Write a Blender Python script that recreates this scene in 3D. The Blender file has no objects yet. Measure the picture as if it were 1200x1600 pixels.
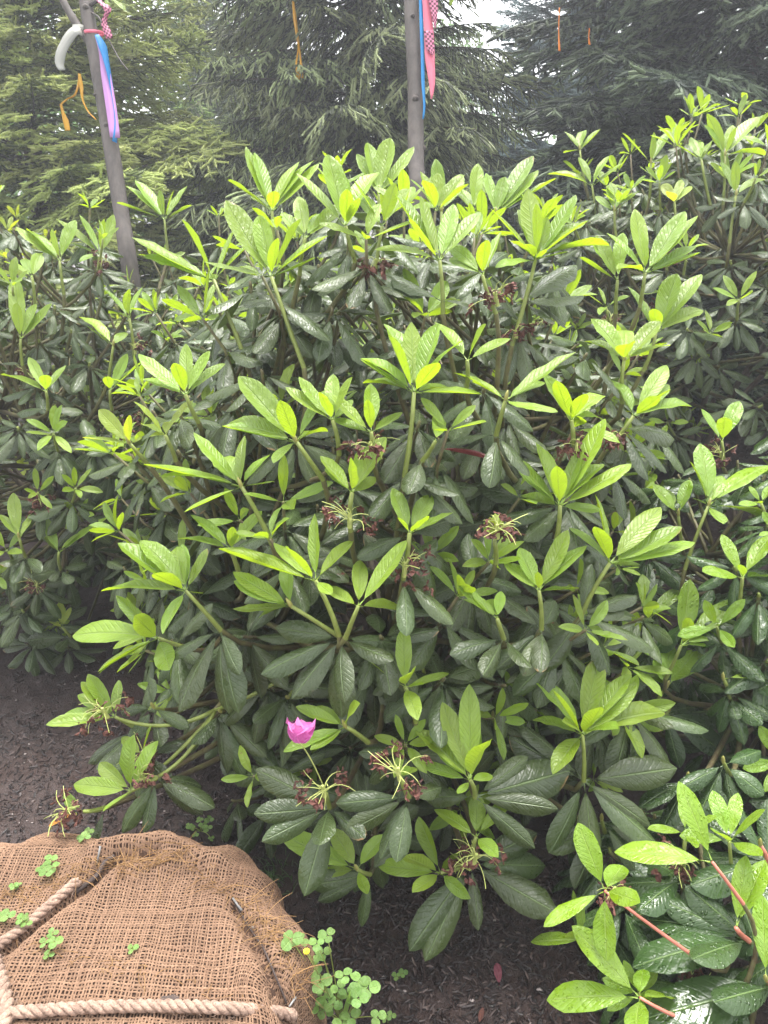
import bpy, math, random
import numpy as np
from mathutils import Vector, Matrix, noise

R = math.radians
rng = random.Random(7)
SC = bpy.context.scene
COL = SC.collection

# ------------------------------------------------------------------ camera, sky, sun, exposure
CAM_H, PITCH, FPX = 1.40, R(21.0), 1164.0
cam_d = bpy.data.cameras.new('camera')
cam = bpy.data.objects.new('camera', cam_d); COL.objects.link(cam)
cam.location = (0, 0, CAM_H); cam.rotation_euler = (R(90) - PITCH, 0, 0)
cam_d.sensor_fit = 'VERTICAL'; cam_d.angle = 2 * math.atan(800 / FPX)
cam_d.clip_start = 0.05; cam_d.clip_end = 400
SC.camera = cam

SUN_EL, SUN_AZ = R(78), R(12)           # ahead of the camera, a little to the right
world = bpy.data.worlds.new('World'); SC.world = world; world.use_nodes = True
wn, wl = world.node_tree.nodes, world.node_tree.links
wn.clear()
sky = wn.new('ShaderNodeTexSky'); sky.sky_type = 'NISHITA'; sky.sun_disc = False
sky.sun_elevation = SUN_EL; sky.sun_rotation = SUN_AZ
sky.dust_density = 4.0; sky.air_density = 1.2; sky.ozone_density = 1.0
hs = wn.new('ShaderNodeHueSaturation'); hs.inputs['Saturation'].default_value = 0.12
bg = wn.new('ShaderNodeBackground'); bg.inputs['Strength'].default_value = 0.15
wo = wn.new('ShaderNodeOutputWorld')
wl.new(sky.outputs[0], hs.inputs['Color']); wl.new(hs.outputs[0], bg.inputs['Color']); wl.new(bg.outputs[0], wo.inputs['Surface'])

sun_d = bpy.data.lights.new('sun', 'SUN'); sun_d.energy = 1.3; sun_d.angle = R(30); sun_d.color = (1, .96, .9)
sun = bpy.data.objects.new('sun', sun_d); COL.objects.link(sun)
sdir = Vector((math.sin(SUN_AZ) * math.cos(SUN_EL), math.cos(SUN_AZ) * math.cos(SUN_EL), math.sin(SUN_EL)))
sun.rotation_euler = sdir.to_track_quat('Z', 'Y').to_euler(); sun.location = sdir * 30

SC.render.engine = 'CYCLES'
SC.view_settings.view_transform = 'Standard'; SC.view_settings.look = 'None'
SC.view_settings.gamma = 1.0; SC.view_settings.use_curve_mapping = False
SC.view_settings.exposure = 2.3
SC.cycles.max_bounces = 6; SC.cycles.diffuse_bounces = 3; SC.cycles.transmission_bounces = 4
SC.cycles.glossy_bounces = 2; SC.cycles.transparent_max_bounces = 4; SC.cycles.volume_bounces = 0
SC.cycles.use_denoising = True

CAM = np.array((0, 0, CAM_H)); FWD = np.array((0, math.cos(PITCH), -math.sin(PITCH)))
UPV = np.array((0, math.sin(PITCH), math.cos(PITCH))); RGT = np.array((1., 0, 0))
def ray(px, py):
    return FWD + RGT * ((px - 600) / FPX) + UPV * ((800 - py) / FPX)
def at(px, py, depth):
    return CAM + ray(px, py) * depth
def nrm(v):
    v = np.asarray(v, float); return v / (np.linalg.norm(v) + 1e-12)

# ------------------------------------------------------------------ mesh helpers
class MB:
    """collects vertices and faces, builds one mesh"""
    def __init__(s): s.v, s.f, s.m, s.uv, s.a, s.n = [], [], [], [], [], 0
    def add(s, V, F, mi=0, uv=None, a=0.0):
        V = np.asarray(V, float); s.v.append(V)
        for f in F:
            s.f.append([i + s.n for i in f]); s.m.append(mi)
        s.uv.append(np.zeros((len(V), 2)) if uv is None else np.asarray(uv, float))
        s.a.append(np.full(len(V), a) if np.isscalar(a) else np.asarray(a, float)); s.n += len(V)
    def tube(s, pts, rad, sides=6, mi=0, cap=True, a=0.0):
        P = np.asarray(pts, float); n = len(P)
        r = np.full(n, rad) if np.isscalar(rad) else np.asarray(rad, float)
        T = np.gradient(P, axis=0); T /= (np.linalg.norm(T, axis=1, keepdims=True) + 1e-12)
        ref = np.array((0, 0, 1.)) if abs(T[0][2]) < .9 else np.array((1., 0, 0))
        u = nrm(np.cross(T[0], ref)); V, UV = [], []
        L = 0
        for i in range(n):
            u = nrm(u - T[i] * (u @ T[i])); w = np.cross(T[i], u)
            if i: L += np.linalg.norm(P[i] - P[i - 1])
            for k in range(sides):
                an = 2 * math.pi * k / sides
                V.append(P[i] + r[i] * (u * math.cos(an) + w * math.sin(an))); UV.append((k / sides, L))
        F = [(i * sides + k, i * sides + (k + 1) % sides, (i + 1) * sides + (k + 1) % sides, (i + 1) * sides + k)
             for i in range(n - 1) for k in range(sides)]
        if cap: F += [tuple(range(sides))[::-1], tuple((n - 1) * sides + k for k in range(sides))]
        s.add(V, F, mi, UV, a)
    def mesh(s, name, mats, smooth=True):
        me = bpy.data.meshes.new(name)
        V = np.concatenate(s.v)
        me.from_pydata(V.tolist(), [], s.f)
        return finish(me, mats, np.array(s.m, dtype=np.int32), np.concatenate(s.uv), np.concatenate(s.a), smooth)

def finish(me, mats, mi, uv, a, smooth=True):
    for m in mats: me.materials.append(m)
    me.polygons.foreach_set('material_index', mi)
    me.polygons.foreach_set('use_smooth', np.full(len(me.polygons), smooth, dtype=bool))
    li = np.empty(len(me.loops), dtype=np.int32); me.loops.foreach_get('vertex_index', li)
    lay = me.uv_layers.new(name='UVMap'); lay.data.foreach_set('uv', uv[li].astype(np.float32).ravel())
    at_ = me.attributes.new('rnd', 'FLOAT', 'POINT'); at_.data.foreach_set('value', a.astype(np.float32))
    me.update(); return me

def fast_mesh(name, V, quads_or_tris, mats, mi, uv, a, smooth=True):
    """V (n,3); faces (m,k) int array of equal size"""
    F = np.asarray(quads_or_tris, dtype=np.int32); m, k = F.shape
    me = bpy.data.meshes.new(name)
    me.vertices.add(len(V)); me.vertices.foreach_set('co', np.asarray(V, np.float32).ravel())
    me.loops.add(m * k); me.loops.foreach_set('vertex_index', F.ravel())
    me.polygons.add(m); me.polygons.foreach_set('loop_start', np.arange(0, m * k, k, dtype=np.int32))
    try: me.polygons.foreach_set('loop_total', np.full(m, k, dtype=np.int32))
    except Exception: pass
    me.update(calc_edges=True)
    return finish(me, mats, np.asarray(mi, np.int32), uv, a, smooth)

def obj(name, data, parent=None, loc=(0, 0, 0), mat=None):
    o = bpy.data.objects.new(name, data); COL.objects.link(o)
    if parent is not None: o.parent = parent
    if mat is not None: o.matrix_local = mat
    else: o.location = [float(x) for x in loc]
    return o
def tag(o, label=None, cat=None, group=None, kind=None):
    if label: o['label'] = label
    if cat: o['category'] = cat
    if group: o['group'] = group
    if kind: o['kind'] = kind
    return o
def bez(a, b, c, n):
    t = np.linspace(0, 1, n)[:, None]; a, b, c = map(np.asarray, (a, b, c))
    return a * (1 - t) ** 2 + b * 2 * t * (1 - t) + c * t ** 2
def spline(pts, n):
    P = [np.asarray(p, float) for p in pts]; P = [2 * P[0] - P[1]] + P + [2 * P[-1] - P[-2]]; out = []
    seg = len(P) - 3; per = max(2, n // seg)
    for i in range(seg):
        p0, p1, p2, p3 = P[i:i + 4]
        for t in np.linspace(0, 1, per, endpoint=(i == seg - 1)):
            out.append(.5 * ((2 * p1) + (p2 - p0) * t + (2 * p0 - 5 * p1 + 4 * p2 - p3) * t * t + (3 * p1 - p0 - 3 * p2 + p3) * t ** 3))
    return np.array(out)

# ------------------------------------------------------------------ materials
class NT:
    def __init__(s, name):
        s.m = bpy.data.materials.new(name); s.m.use_nodes = True
        s.n, s.l = s.m.node_tree.nodes, s.m.node_tree.links; s.n.clear()
        s.out = s.n.new('ShaderNodeOutputMaterial')
    def add(s, t, **kw):
        n = s.n.new('ShaderNode' + t)
        for k, v in kw.items():
            if k.startswith('_'): setattr(n, k[1:], v)
        for k, v in kw.items():
            if k.startswith('_'): continue
            key = int(k[1:]) if k[0] == 'i' and k[1:].isdigit() else k.replace('__', ' ')
            s.set(n.inputs[key], v)
        return n
    def set(s, inp, v):
        if isinstance(v, bpy.types.NodeSocket): s.l.new(v, inp)
        elif isinstance(v, bpy.types.Node): s.l.new(v.outputs[0], inp)
        elif isinstance(v, (tuple, list)) and len(v) == 3 and len(inp.default_value) == 4: inp.default_value = (*v, 1)
        else: inp.default_value = v
    def math(s, op, a, b=None, clamp=False):
        n = s.add('Math', _operation=op, _use_clamp=clamp); s.set(n.inputs[0], a)
        if b is not None: s.set(n.inputs[1], b)
        return n.outputs[0]
    def mix(s, f, a, b, blend='MIX'):
        n = s.add('Mix', _data_type='RGBA', _blend_type=blend)
        s.set(n.inputs[0], f); s.set(n.inputs[6], a); s.set(n.inputs[7], b); return n.outputs[2]
    def rng(s, v, a, b, c=0., d=1., smooth=False):
        n = s.add('MapRange', _clamp=True)
        if smooth: n.interpolation_type = 'SMOOTHSTEP'
        for i, x in enumerate((v, a, b, c, d)): s.set(n.inputs[i], x)
        return n.outputs[0]
    def noise(s, vec, scale, detail=3., rough=.55, dist=0.):
        n = s.add('TexNoise', Scale=scale, Detail=detail, Roughness=rough, Distortion=dist)
        if vec is not None: s.set(n.inputs['Vector'], vec)
        return n.outputs['Fac']
    def bump(s, h, strength=.5, dist=.002):
        return s.add('Bump', Strength=strength, Distance=dist, Height=h).outputs[0]
    def pbsdf(s, **kw):
        n = s.add('BsdfPrincipled'); al = {'color': 'Base Color', 'rough': 'Roughness', 'spec': 'Specular IOR Level', 'normal': 'Normal',
            'coat': 'Coat Weight', 'coatr': 'Coat Roughness', 'sheen': 'Sheen Weight'}
        for k, v in kw.items(): s.set(n.inputs[al[k]], v)
        return n.outputs[0]
    def finish(s, sh): s.l.new(sh, s.out.inputs['Surface']); return s.m

def leaf_mat(name, top, under, trans, tfac, rough, veins=.5, drops=False, specks=0.0, lesion=0.0, midrib=(.30, .40, .10), vary=.5, spec=.5):
    t = NT(name)
    uv = t.add('UVMap', _uv_map='UVMap').outputs[0]
    sp = t.add('SeparateXYZ', i0=uv); x, y = sp.outputs[0], sp.outputs[1]
    rn = t.math('FRACT', t.math('ADD', t.add('ObjectInfo').outputs['Random'], t.add('Attribute', _attribute_name='rnd').outputs['Fac']))
    a = t.math('MULTIPLY', t.math('ABSOLUTE', t.math('SUBTRACT', x, .5)), 2.)
    rib = t.rng(a, .02, .09, 1., 0., True)
    st = t.math('FRACT', t.math('SUBTRACT', t.math('MULTIPLY', y, 13.), t.math('MULTIPLY', a, 2.4)))
    st = t.rng(t.math('ABSOLUTE', t.math('SUBTRACT', st, .5)), 0., .22, 1., 0., True)
    vec = t.add('CombineXYZ', i0=t.math('MULTIPLY', x, .36), i1=y, i2=t.math('MULTIPLY', rn, 37.)).outputs[0]
    n1 = t.noise(vec, 3.0, 2); n2 = t.noise(vec, 26., 1, .6)
    # colour: per-leaf variation, blotches, paler midrib and veins
    hsv = t.add('HueSaturation', Color=top, Hue=t.rng(rn, 0, 1, .5 - .018 * vary, .5 + .018 * vary),
                Saturation=t.rng(n1, .2, .8, 1.12, .86), Value=t.rng(t.math('ADD', t.math('MULTIPLY', rn, 6.3), n1), 0, 7.3, 1 - .45 * vary, 1 + .45 * vary))
    fr = t.math('FRACT', t.math('MULTIPLY', rn, 13.7))
    t.set(hsv.inputs['Value'], t.math('MULTIPLY', t.rng(fr, 0, 1, 1 - .4 * vary, 1 + .4 * vary), t.rng(n1, .25, .75, .85, 1.15)))
    ctop = t.mix(t.math('MULTIPLY', st, .16 * veins), hsv.outputs[0], midrib)
    ctop = t.mix(t.math('MULTIPLY', rib, .55), ctop, midrib)
    if specks:
        vo = t.add('TexVoronoi', _feature='F1', Scale=22.); t.set(vo.inputs['Vector'], vec)
        dot = t.rng(vo.outputs['Distance'], .06, .12, 1., 0.)
        ctop = t.mix(t.math('MULTIPLY', dot, specks), ctop, (.55, .6, .5))
    if lesion:
        ln = t.noise(vec, 3.4, 2, .6)
        lf = t.math('MULTIPLY', t.rng(ln, .68, .72), t.math('GREATER_THAN', fr, 1 - lesion))
        ctop = t.mix(lf, ctop, (.16, .05, .045))
        ed = t.math('MULTIPLY', t.rng(t.math('ADD', t.math('MULTIPLY', a, .35), t.math('ADD', y, t.math('MULTIPLY', ln, .5))), 1.42, 1.5),
                    t.math('LESS_THAN', fr, lesion * 1.2))
        ctop = t.mix(ed, ctop, (.2, .12, .05))
    cund = t.mix(t.math('MULTIPLY', rib, .5), under, midrib)
    back = t.add('NewGeometry').outputs['Backfacing']
    col = t.mix(back, ctop, cund)
    h = t.math('ADD', t.math('MULTIPLY', rib, -1.2), t.math('MULTIPLY', st, -.34 * veins))
    h = t.math('ADD', h, t.math('MULTIPLY', n2, .28)); h = t.math('ADD', h, t.math('MULTIPLY', n1, 1.6))
    ro = t.rng(n2, .2, .8, rough - .07, rough + .10)
    ro = t.math('ADD', ro, t.math('MULTIPLY', back, .2))
    if drops:
        vo = t.add('TexVoronoi', _feature='F1', Scale=17.); t.set(vo.inputs['Vector'], vec)
        big = t.rng(t.noise(vec, 4., 1), .42, .55)
        d = t.math('MULTIPLY', t.rng(vo.outputs['Distance'], .14, .34, 1., 0., True), big)
        h = t.math('ADD', h, t.math('MULTIPLY', d, 1.7))
        wet = t.rng(t.noise(vec, 2.3, 2), .5, .6)
        ro = t.math('MULTIPLY', ro, t.rng(t.math('MAXIMUM', d, wet), 0, 1, 1., .35))
    nb = t.bump(h, .5, .0085)
    p = t.pbsdf(color=col, rough=ro, spec=spec, normal=nb)
    tc = t.mix(t.math('MULTIPLY', t.math('MAXIMUM', rib, t.math('MULTIPLY', st, .5 * veins)), .55), trans, tuple(c * .45 for c in trans))
    tr = t.add('BsdfTranslucent', Color=tc, Normal=nb).outputs[0]
    mx = t.add('MixShader', i0=tfac); t.l.new(p, mx.inputs[1]); t.l.new(tr, mx.inputs[2])
    return t.finish(mx.outputs[0])

M = {}
M['new'] = leaf_mat('new_leaf', (.185, .285, .032), (.23, .32, .048), (.39, .56, .015), .42, .34, veins=.5, vary=.55, specks=.15, lesion=.03, midrib=(.30, .42, .11))
M['newy'] = leaf_mat('young_yellow_leaf', (.22, .30, .035), (.26, .34, .06), (.60, .70, .03), .42, .40, veins=1.0, vary=.5, midrib=(.40, .46, .12))
M['old'] = leaf_mat('old_leaf', (.041, .061, .018), (.105, .125, .043), (.12, .20, .025), .11, .30, veins=.3, vary=.7, specks=.22, lesion=.07, midrib=(.14, .20, .075))
M['wnew'] = leaf_mat('wet_new_leaf', (.17, .285, .025), (.19, .31, .045), (.40, .58, .02), .38, .30, veins=.3, drops=True, vary=.4, midrib=(.32, .44, .10))
M['wold'] = leaf_mat('wet_old_leaf', (.034, .064, .018), (.11, .15, .06), (.10, .22, .03), .13, .30, veins=.2, drops=True, vary=.55, midrib=(.16, .24, .08))
M['red'] = leaf_mat('reddened_leaf', (.15, .03, .045), (.17, .04, .06), (.3, .05, .05), .15, .4, vary=.3, midrib=(.25, .1, .1))
M['dry'] = leaf_mat('dry_orange_leaf', (.42, .16, .02), (.4, .18, .04), (.6, .25, .02), .3, .5, vary=.4, midrib=(.5, .3, .05))
M['clover'] = leaf_mat('clover_leaf', (.15, .26, .065), (.19, .29, .09), (.30, .48, .06), .36, .5, veins=.2, vary=.5, midrib=(.3, .42, .14))

def simple(name, col, rough=.6, var=.25, scale=30., bump=.3, bd=.003, spec=.4, col2=None, stretch=None):
    t = NT(name); tc = t.add('TexCoord').outputs['Object']
    if stretch:
        mp = t.add('Mapping', Vector=tc); mp.inputs['Scale'].default_value = stretch; tc = mp.outputs[0]
    n = t.noise(tc, scale, 5, .6); n0 = t.noise(tc, scale * .17, 3)
    c2 = col2 or tuple(c * (1 - var) for c in col); c1 = tuple(min(1, c * (1 + var)) for c in col)
    c = t.mix(t.rng(t.math('ADD', t.math('MULTIPLY', n, .6), t.math('MULTIPLY', n0, .4)), .35, .65), c2, c1)
    return t.finish(t.pbsdf(color=c, rough=t.rng(n, .3, .7, rough - .1, min(1, rough + .1)), spec=spec, normal=t.bump(n, bump, bd)))
M['stem_new'] = simple('green_stem', (.17, .205, .045), .45, .25, 60., .2)
M['stem_old'] = simple('brown_green_stem', (.10, .10, .036), .55, .4, 60., .5, col2=(.065, .042, .024))
M['stem_pink'] = simple('pink_stem', (.50, .17, .12), .4, .2, 60., .2)
M['wood'] = simple('shrub_wood', (.095, .075, .055), .8, .4, 80., .8)
M['bark'] = simple('smooth_grey_bark', (.085, .073, .066), .75, .35, 55., .7, .004, col2=(.042, .035, .032), stretch=(1, 1, .35))
M['knot'] = simple('dark_knot', (.06, .05, .045), .9, .4, 120., .8)
M['sprucebark'] = simple('spruce_bark', (.075, .058, .045), .9, .4, 40., .8)
M['pedicel'] = simple('pale_pedicel', (.36, .40, .12), .5, .2, 80., .1)
M['wither'] = simple('withered_petal', (.115, .042, .030), .75, .4, 130., .8, .002, col2=(.032, .014, .011))
M['bud'] = simple('bud_scale', (.26, .25, .07), .5, .3, 60., .2)
M['pebble'] = simple('pale_pebble', (.28, .24, .225), .7, .3, 60., .4)
M['pin'] = simple('steel_pin', (.17, .165, .16), .5, .3, 60., .2)
M['twine'] = simple('dark_twine', (.05, .035, .03), .8, .3, 200., .6)
M['rope'] = simple('jute_rope', (.27, .185, .14), .85, .28, 260., .9, .002, col2=(.14, .09, .066), stretch=(1, 1, 1))
M['grass'] = simple('grass_blade', (.06, .12, .03), .5, .4, 30., .1)

def petal_mat():
    t = NT('pink_petal'); uv = t.add('UVMap', _uv_map='UVMap').outputs[0]
    n = t.noise(uv, 9., 3); c = t.mix(t.rng(n, .3, .7), (.52, .10, .36), (.66, .24, .52))
    p = t.pbsdf(color=c, rough=.5, normal=t.bump(n, .3, .01)); tr = t.add('BsdfTranslucent', Color=(.7, .18, .5)).outputs[0]
    mx = t.add('MixShader', i0=.4); t.l.new(p, mx.inputs[1]); t.l.new(tr, mx.inputs[2]); return t.finish(mx.outputs[0])
M['petal'] = petal_mat()

def ribbon_mat(name, col, trans=None, check=None, scale=14.):
    t = NT(name); uv = t.add('UVMap', _uv_map='UVMap').outputs[0]; c = col
    if check:
        ck = t.add('TexChecker', Scale=1.0, Color1=col, Color2=check); mp = t.add('Mapping', Vector=uv); mp.inputs['Scale'].default_value = (4, 115., 1)
        t.l.new(mp.outputs[0], ck.inputs[0]); c = ck.outputs[0]
    n = t.noise(uv, 6., 2)
    p = t.pbsdf(color=c, rough=.42, normal=t.bump(n, .25, .02))
    tr = t.add('BsdfTranslucent', Color=c).outputs[0]
    mx = t.add('MixShader', i0=.45); t.l.new(p, mx.inputs[1]); t.l.new(tr, mx.inputs[2]); return t.finish(mx.outputs[0])
M['rib_blue'] = ribbon_mat('blue_ribbon', (.02, .28, .62)); M['rib_pink'] = ribbon_mat('pink_ribbon', (.80, .22, .32))
M['rib_lilac'] = ribbon_mat('lilac_pink_ribbon', (.62, .33, .66)); M['rib_check'] = ribbon_mat('checked_ribbon', (.74, .26, .42), check=(.14, .03, .05))
M['rib_white'] = ribbon_mat('white_band', (.46, .46, .42)); M['rib_yellow'] = ribbon_mat('yellow_ribbon', (.75, .42, .02))
M['rib_orange'] = ribbon_mat('orange_string', (.75, .25, .03))

def needle_mat(name, oldc, newc):
    t = NT(name); a = t.add('Attribute', _attribute_name='rnd').outputs['Fac']
    rn = t.add('ObjectInfo').outputs['Random']
    c = t.mix(t.rng(a, 0, 1), oldc, newc)
    h = t.add('HueSaturation', Color=c, Value=t.rng(rn, 0, 1, .75, 1.3), Hue=t.rng(rn, 0, 1, .49, .51))
    p = t.pbsdf(color=h.outputs[0], rough=.5, spec=.35)
    tr = t.add('BsdfTranslucent', Color=h.outputs[0]).outputs[0]
    mx = t.add('MixShader', i0=.4); t.l.new(p, mx.inputs[1]); t.l.new(tr, mx.inputs[2]); return t.finish(mx.outputs[0])
M['nd_light'] = needle_mat('fresh_needles', (.15, .19, .065), (.60, .66, .24))
M['nd_mid'] = needle_mat('grey_green_needles', (.046, .058, .038), (.40, .46, .23))
M['nd_dark'] = needle_mat('dark_needles', (.028, .042, .033), (.22, .28, .17))
M['nd_blue'] = needle_mat('blue_needles', (.08, .12, .12), (.30, .38, .38))
M['nd_pale'] = needle_mat('pale_needles', (.12, .17, .055), (.32, .42, .13))
def far_leaf_mat(name, c):
    t = NT(name); a = t.add('Attribute', _attribute_name='rnd').outputs['Fac']
    h = t.add('HueSaturation', Color=c, Value=t.rng(a, 0, 1, .6, 1.4), Hue=t.rng(a, 0, 1, .48, .52))
    p = t.pbsdf(color=h.outputs[0], rough=.5); tr = t.add('BsdfTranslucent', Color=h.outputs[0]).outputs[0]
    mx = t.add('MixShader', i0=.4); t.l.new(p, mx.inputs[1]); t.l.new(tr, mx.inputs[2]); return t.finish(mx.outputs[0])
M['far1'] = far_leaf_mat('far_leaf_green', (.12, .21, .05)); M['far2'] = far_leaf_mat('far_leaf_dark', (.05, .10, .035))
M['far3'] = far_leaf_mat('far_leaf_yellow', (.24, .32, .07))

def soil_mat():
    t = NT('wet_mulch'); tc = t.add('TexCoord').outputs['Object']
    n1 = t.noise(tc, 3.2, 4, .6); n2 = t.noise(tc, 45., 6, .7); n3 = t.noise(tc, 160., 4, .7)
    wv = t.noise(tc, 90., 3, .6, 2.5)
    c = t.mix(t.rng(n2, .3, .7), (.015, .0095, .0085), (.068, .045, .040))
    c = t.mix(t.rng(n1, .40, .66), c, (.040, .020, .015))
    c = t.mix(t.rng(n3, .66, .74), c, (.11, .08, .07))
    wet = t.rng(n1, .45, .62, 0., 1.)
    ro = t.math('ADD', t.rng(wet, 0, 1, .72, .30), t.math('MULTIPLY', n3, .2))
    h = t.math('ADD', t.math('MULTIPLY', n2, 1.), t.math('ADD', t.math('MULTIPLY', n3, .5), t.math('MULTIPLY', wv, .6)))
    return t.finish(t.pbsdf(color=c, rough=ro, spec=.5, normal=t.bump(h, .9, .012)))
M['soil'] = soil_mat()
def chip_mat():
    t = NT('mulch_chip'); a = t.add('Attribute', _attribute_name='rnd').outputs['Fac']
    tc = t.add('TexCoord').outputs['Object']; n = t.noise(tc, 120., 3)
    r = t.add('ValToRGB', i0=a); cr = r.color_ramp
    cr.elements[0].color = (.009, .006, .0055, 1); cr.elements[1].color = (.105, .076, .067, 1)
    e = cr.elements.new(.55); e.color = (.028, .017, .015, 1); e = cr.elements.new(.85); e.color = (.054, .035, .030, 1)
    return t.finish(t.pbsdf(color=r.outputs[0], rough=t.rng(n, .3, .7, .38, .7), spec=.5, normal=t.bump(n, .5, .003)))
M['chip'] = chip_mat()

def burlap_mat(name, lo, hi):
    t = NT(name); tc = t.add('TexCoord').outputs['Object']; a = t.add('Attribute', _attribute_name='rnd').outputs['Fac']
    n0 = t.noise(tc, 7., 4, .6); n = t.noise(tc, 320., 3, .6)
    f = t.math('ADD', t.math('MULTIPLY', a, .45), t.math('ADD', t.math('MULTIPLY', n0, .55), t.math('MULTIPLY', n, .35)))
    c = t.mix(t.rng(f, .35, .95), lo, hi)
    return t.finish(t.pbsdf(color=c, rough=.9, spec=.2, normal=t.bump(n, .6, .002)))
M['burlap'] = burlap_mat('burlap_thread', (.082, .046, .029), (.24, .148, .096))
M['burlap_in'] = burlap_mat('burlap_backing', (.026, .014, .009), (.06, .033, .021))
M['fray'] = burlap_mat('frayed_fibre', (.16, .085, .035), (.32, .19, .085))

# ------------------------------------------------------------------ the ground
def mound(x, y):
    z = .74 * math.exp(-(((x - 1.75) / .75) ** 2 + ((y - 3.15) / .60) ** 2))
    z += .10 * math.exp(-(((x + 1.3) / .7) ** 2 + ((y - 2.9) / .6) ** 2))
    return z
def gz(x, y):
    p = Vector((x, y, 0))
    near = math.exp(-max(0, math.hypot(x, y - 1.5) - 2.2) * .8)
    return mound(x, y) + near * (.030 * noise.noise(p * 2.1) + .014 * noise.noise(p * 7) + .008 * noise.noise(p * 19) + .005 * noise.noise(p * 43))
def axis(lo, hi, step, far):
    a = list(np.arange(lo, hi + 1e-6, step)); g, s = [], step
    x = hi
    while x < far: s *= 1.45; x += s; g.append(x)
    b, s, x = [], step, lo
    while x > -far: s *= 1.45; x -= s; b.append(x)
    return np.array(b[::-1] + a + g)
gx, gy = axis(-1.5, 2.3, .016, 150), axis(.45, 3.3, .016, 150)
V = np.array([(x, y, gz(x, y)) for y in gy for x in gx]); nx = len(gx)
I = np.arange(len(gx) - 1)[None, :] + (np.arange(len(gy) - 1) * nx)[:, None]; I = I.ravel()
ground = obj('ground', fast_mesh('ground', V, np.stack([I, I + 1, I + 1 + nx, I + nx], 1), [M['soil']], np.zeros(len(I)), V[:, :2], np.zeros(len(V))))
tag(ground, kind='structure')

def mulch(n, seed, regions):
    r = np.random.default_rng(seed); V, F, A = [], [], []
    for i in range(n):
        x0, x1, y0, y1 = regions[r.integers(len(regions))]
        x, y = r.uniform(x0, x1), r.uniform(y0, y1)
        k = r.random(); L = r.uniform(.006, .024) * (1.7 if k > .93 else 1); w = r.uniform(.0007, .0030); h = r.uniform(.0008, .003)
        an = r.uniform(0, math.pi); tl = r.normal(0, .28); ux = np.array((math.cos(an) * math.cos(tl), math.sin(an) * math.cos(tl), math.sin(tl)))
        vx = nrm(np.cross((0, 0, 1), ux)); wx = np.cross(ux, vx); c = np.array((x, y, gz(x, y) + r.uniform(-.001, .006)))
        b = len(V); bend = wx * r.normal(0, .12) * L
        for s_, dd in ((-.5, bend), (0., -bend), (.5, bend)):
            ww = w * (1.1 if s_ == 0 else r.uniform(.3, .9))
            V += [c + ux * L * s_ - vx * ww + dd, c + ux * L * s_ + wx * h + dd, c + ux * L * s_ + vx * ww + dd]
        for q in (0, 3): F += [(b + q, b + q + 1, b + q + 4, b + q + 3), (b + q + 1, b + q + 2, b + q + 5, b + q + 4)]
        A += [r.random() ** 1.5] * 9
    V = np.array(V)
    return fast_mesh('mulch', V, F, [M['chip']], np.zeros(len(F)), V[:, :2], np.array(A), False)
mu = obj('mulch', mulch(21000, 3, [(-1.25, -.05, 1.0, 2.6), (-1.25, -.25, 1.0, 1.9), (-.2, .95, .85, 1.55), (-.15, .6, .9, 1.35), (1.2, 2.2, 2.2, 3.0)]))
tag(mu, 'dark brown shredded bark mulch scattered over wet soil', 'mulch', kind='stuff')

# ------------------------------------------------------------------ leaves
def leaf_mesh(name, mat, W, fold, curl, obl=1.0, wave=0.0, twist=0.0, pet=.09, sd=0):
    r = np.random.default_rng(sd)
    ts = np.array([.17, .29, .46, .64, .79, .905, .972]); us = np.array([-1, -.5, 0, .5, 1])
    def prof(t):
        x = min(1, max(0, (t - pet) / (1 - pet))) ** obl
        return W * (math.sin(math.pi * x) ** .72 if x < .5 else max(0, 1 - ((x - .5) / .5) ** 2.5) ** .72)
    zc = lambda t: curl * t * t - curl * .25 * t
    V, UV, F = [], [], []
    def put(x, t, z, u):
        tw = twist * t; V.append((x * math.cos(tw) - z * math.sin(tw) * .0, t - abs(curl) * .18 * t * t, zc(t) + z + x * math.sin(tw))); UV.append(((u + 1) / 2, t)); return len(V) - 1
    p0 = [put(-.011, 0, 0, -.1), put(.011, 0, 0, .1), put(0, 0, -.014, 0)]
    b = put(0, pet, .0, 0); b2 = put(0, pet, -.016, 0)
    F += [(p0[0], p0[1], b), (p0[1], p0[2], b2, b), (p0[2], p0[0], b, b2)]
    rows = []
    for t in ts:
        w = prof(t); row = []
        for u in us:
            z = fold * abs(u) * w - (fold * .9 if fold < 0 else 0) * 0 + (-.35 * W * u * u * w / W if fold < 0 else .0)
            z += .13 * w * (1 - (2 * abs(u) - 1) ** 2)
            z += wave * w * math.sin(t * 17 + sd + (2 if u > 0 else 0)) * abs(u) ** 2
            row.append(put(u * w * (1 + r.normal(0, .02)), t + .010 * abs(u) * (1 if t < .8 else -1), z, u))
        rows.append(row)
    for k in range(4): F.append((b, rows[0][k + 1], rows[0][k]))
    for i in range(len(rows) - 1):
        for k in range(4): F.append((rows[i][k], rows[i][k + 1], rows[i + 1][k + 1], rows[i + 1][k]))
    tip = put(0, 1, 0, 0)
    for k in range(4): F.append((rows[-1][k], rows[-1][k + 1], tip))
    mb = MB(); mb.add(V, F, 0, UV, 0.0)
    me = mb.mesh(name, [mat]); return me, (np.array(V), F, np.array(UV))
LEAF = {}
def mk(kind, mat, n, W, fold, curl, obl, wave, tw, pet, sd):
    r = random.Random(sd); L = []
    for i in range(n):
        L.append(leaf_mesh(kind + '_leaf', M[mat], W * r.uniform(.88, 1.14), r.uniform(*fold), r.uniform(*curl), obl * r.uniform(.92, 1.12), r.uniform(0, wave), r.uniform(-tw, tw), pet, sd + i))
    LEAF[kind] = L
mk('new', 'new', 9, .134, (.08, .55), (-.22, .14), 1.04, .12, .5, .09, 11)
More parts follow.
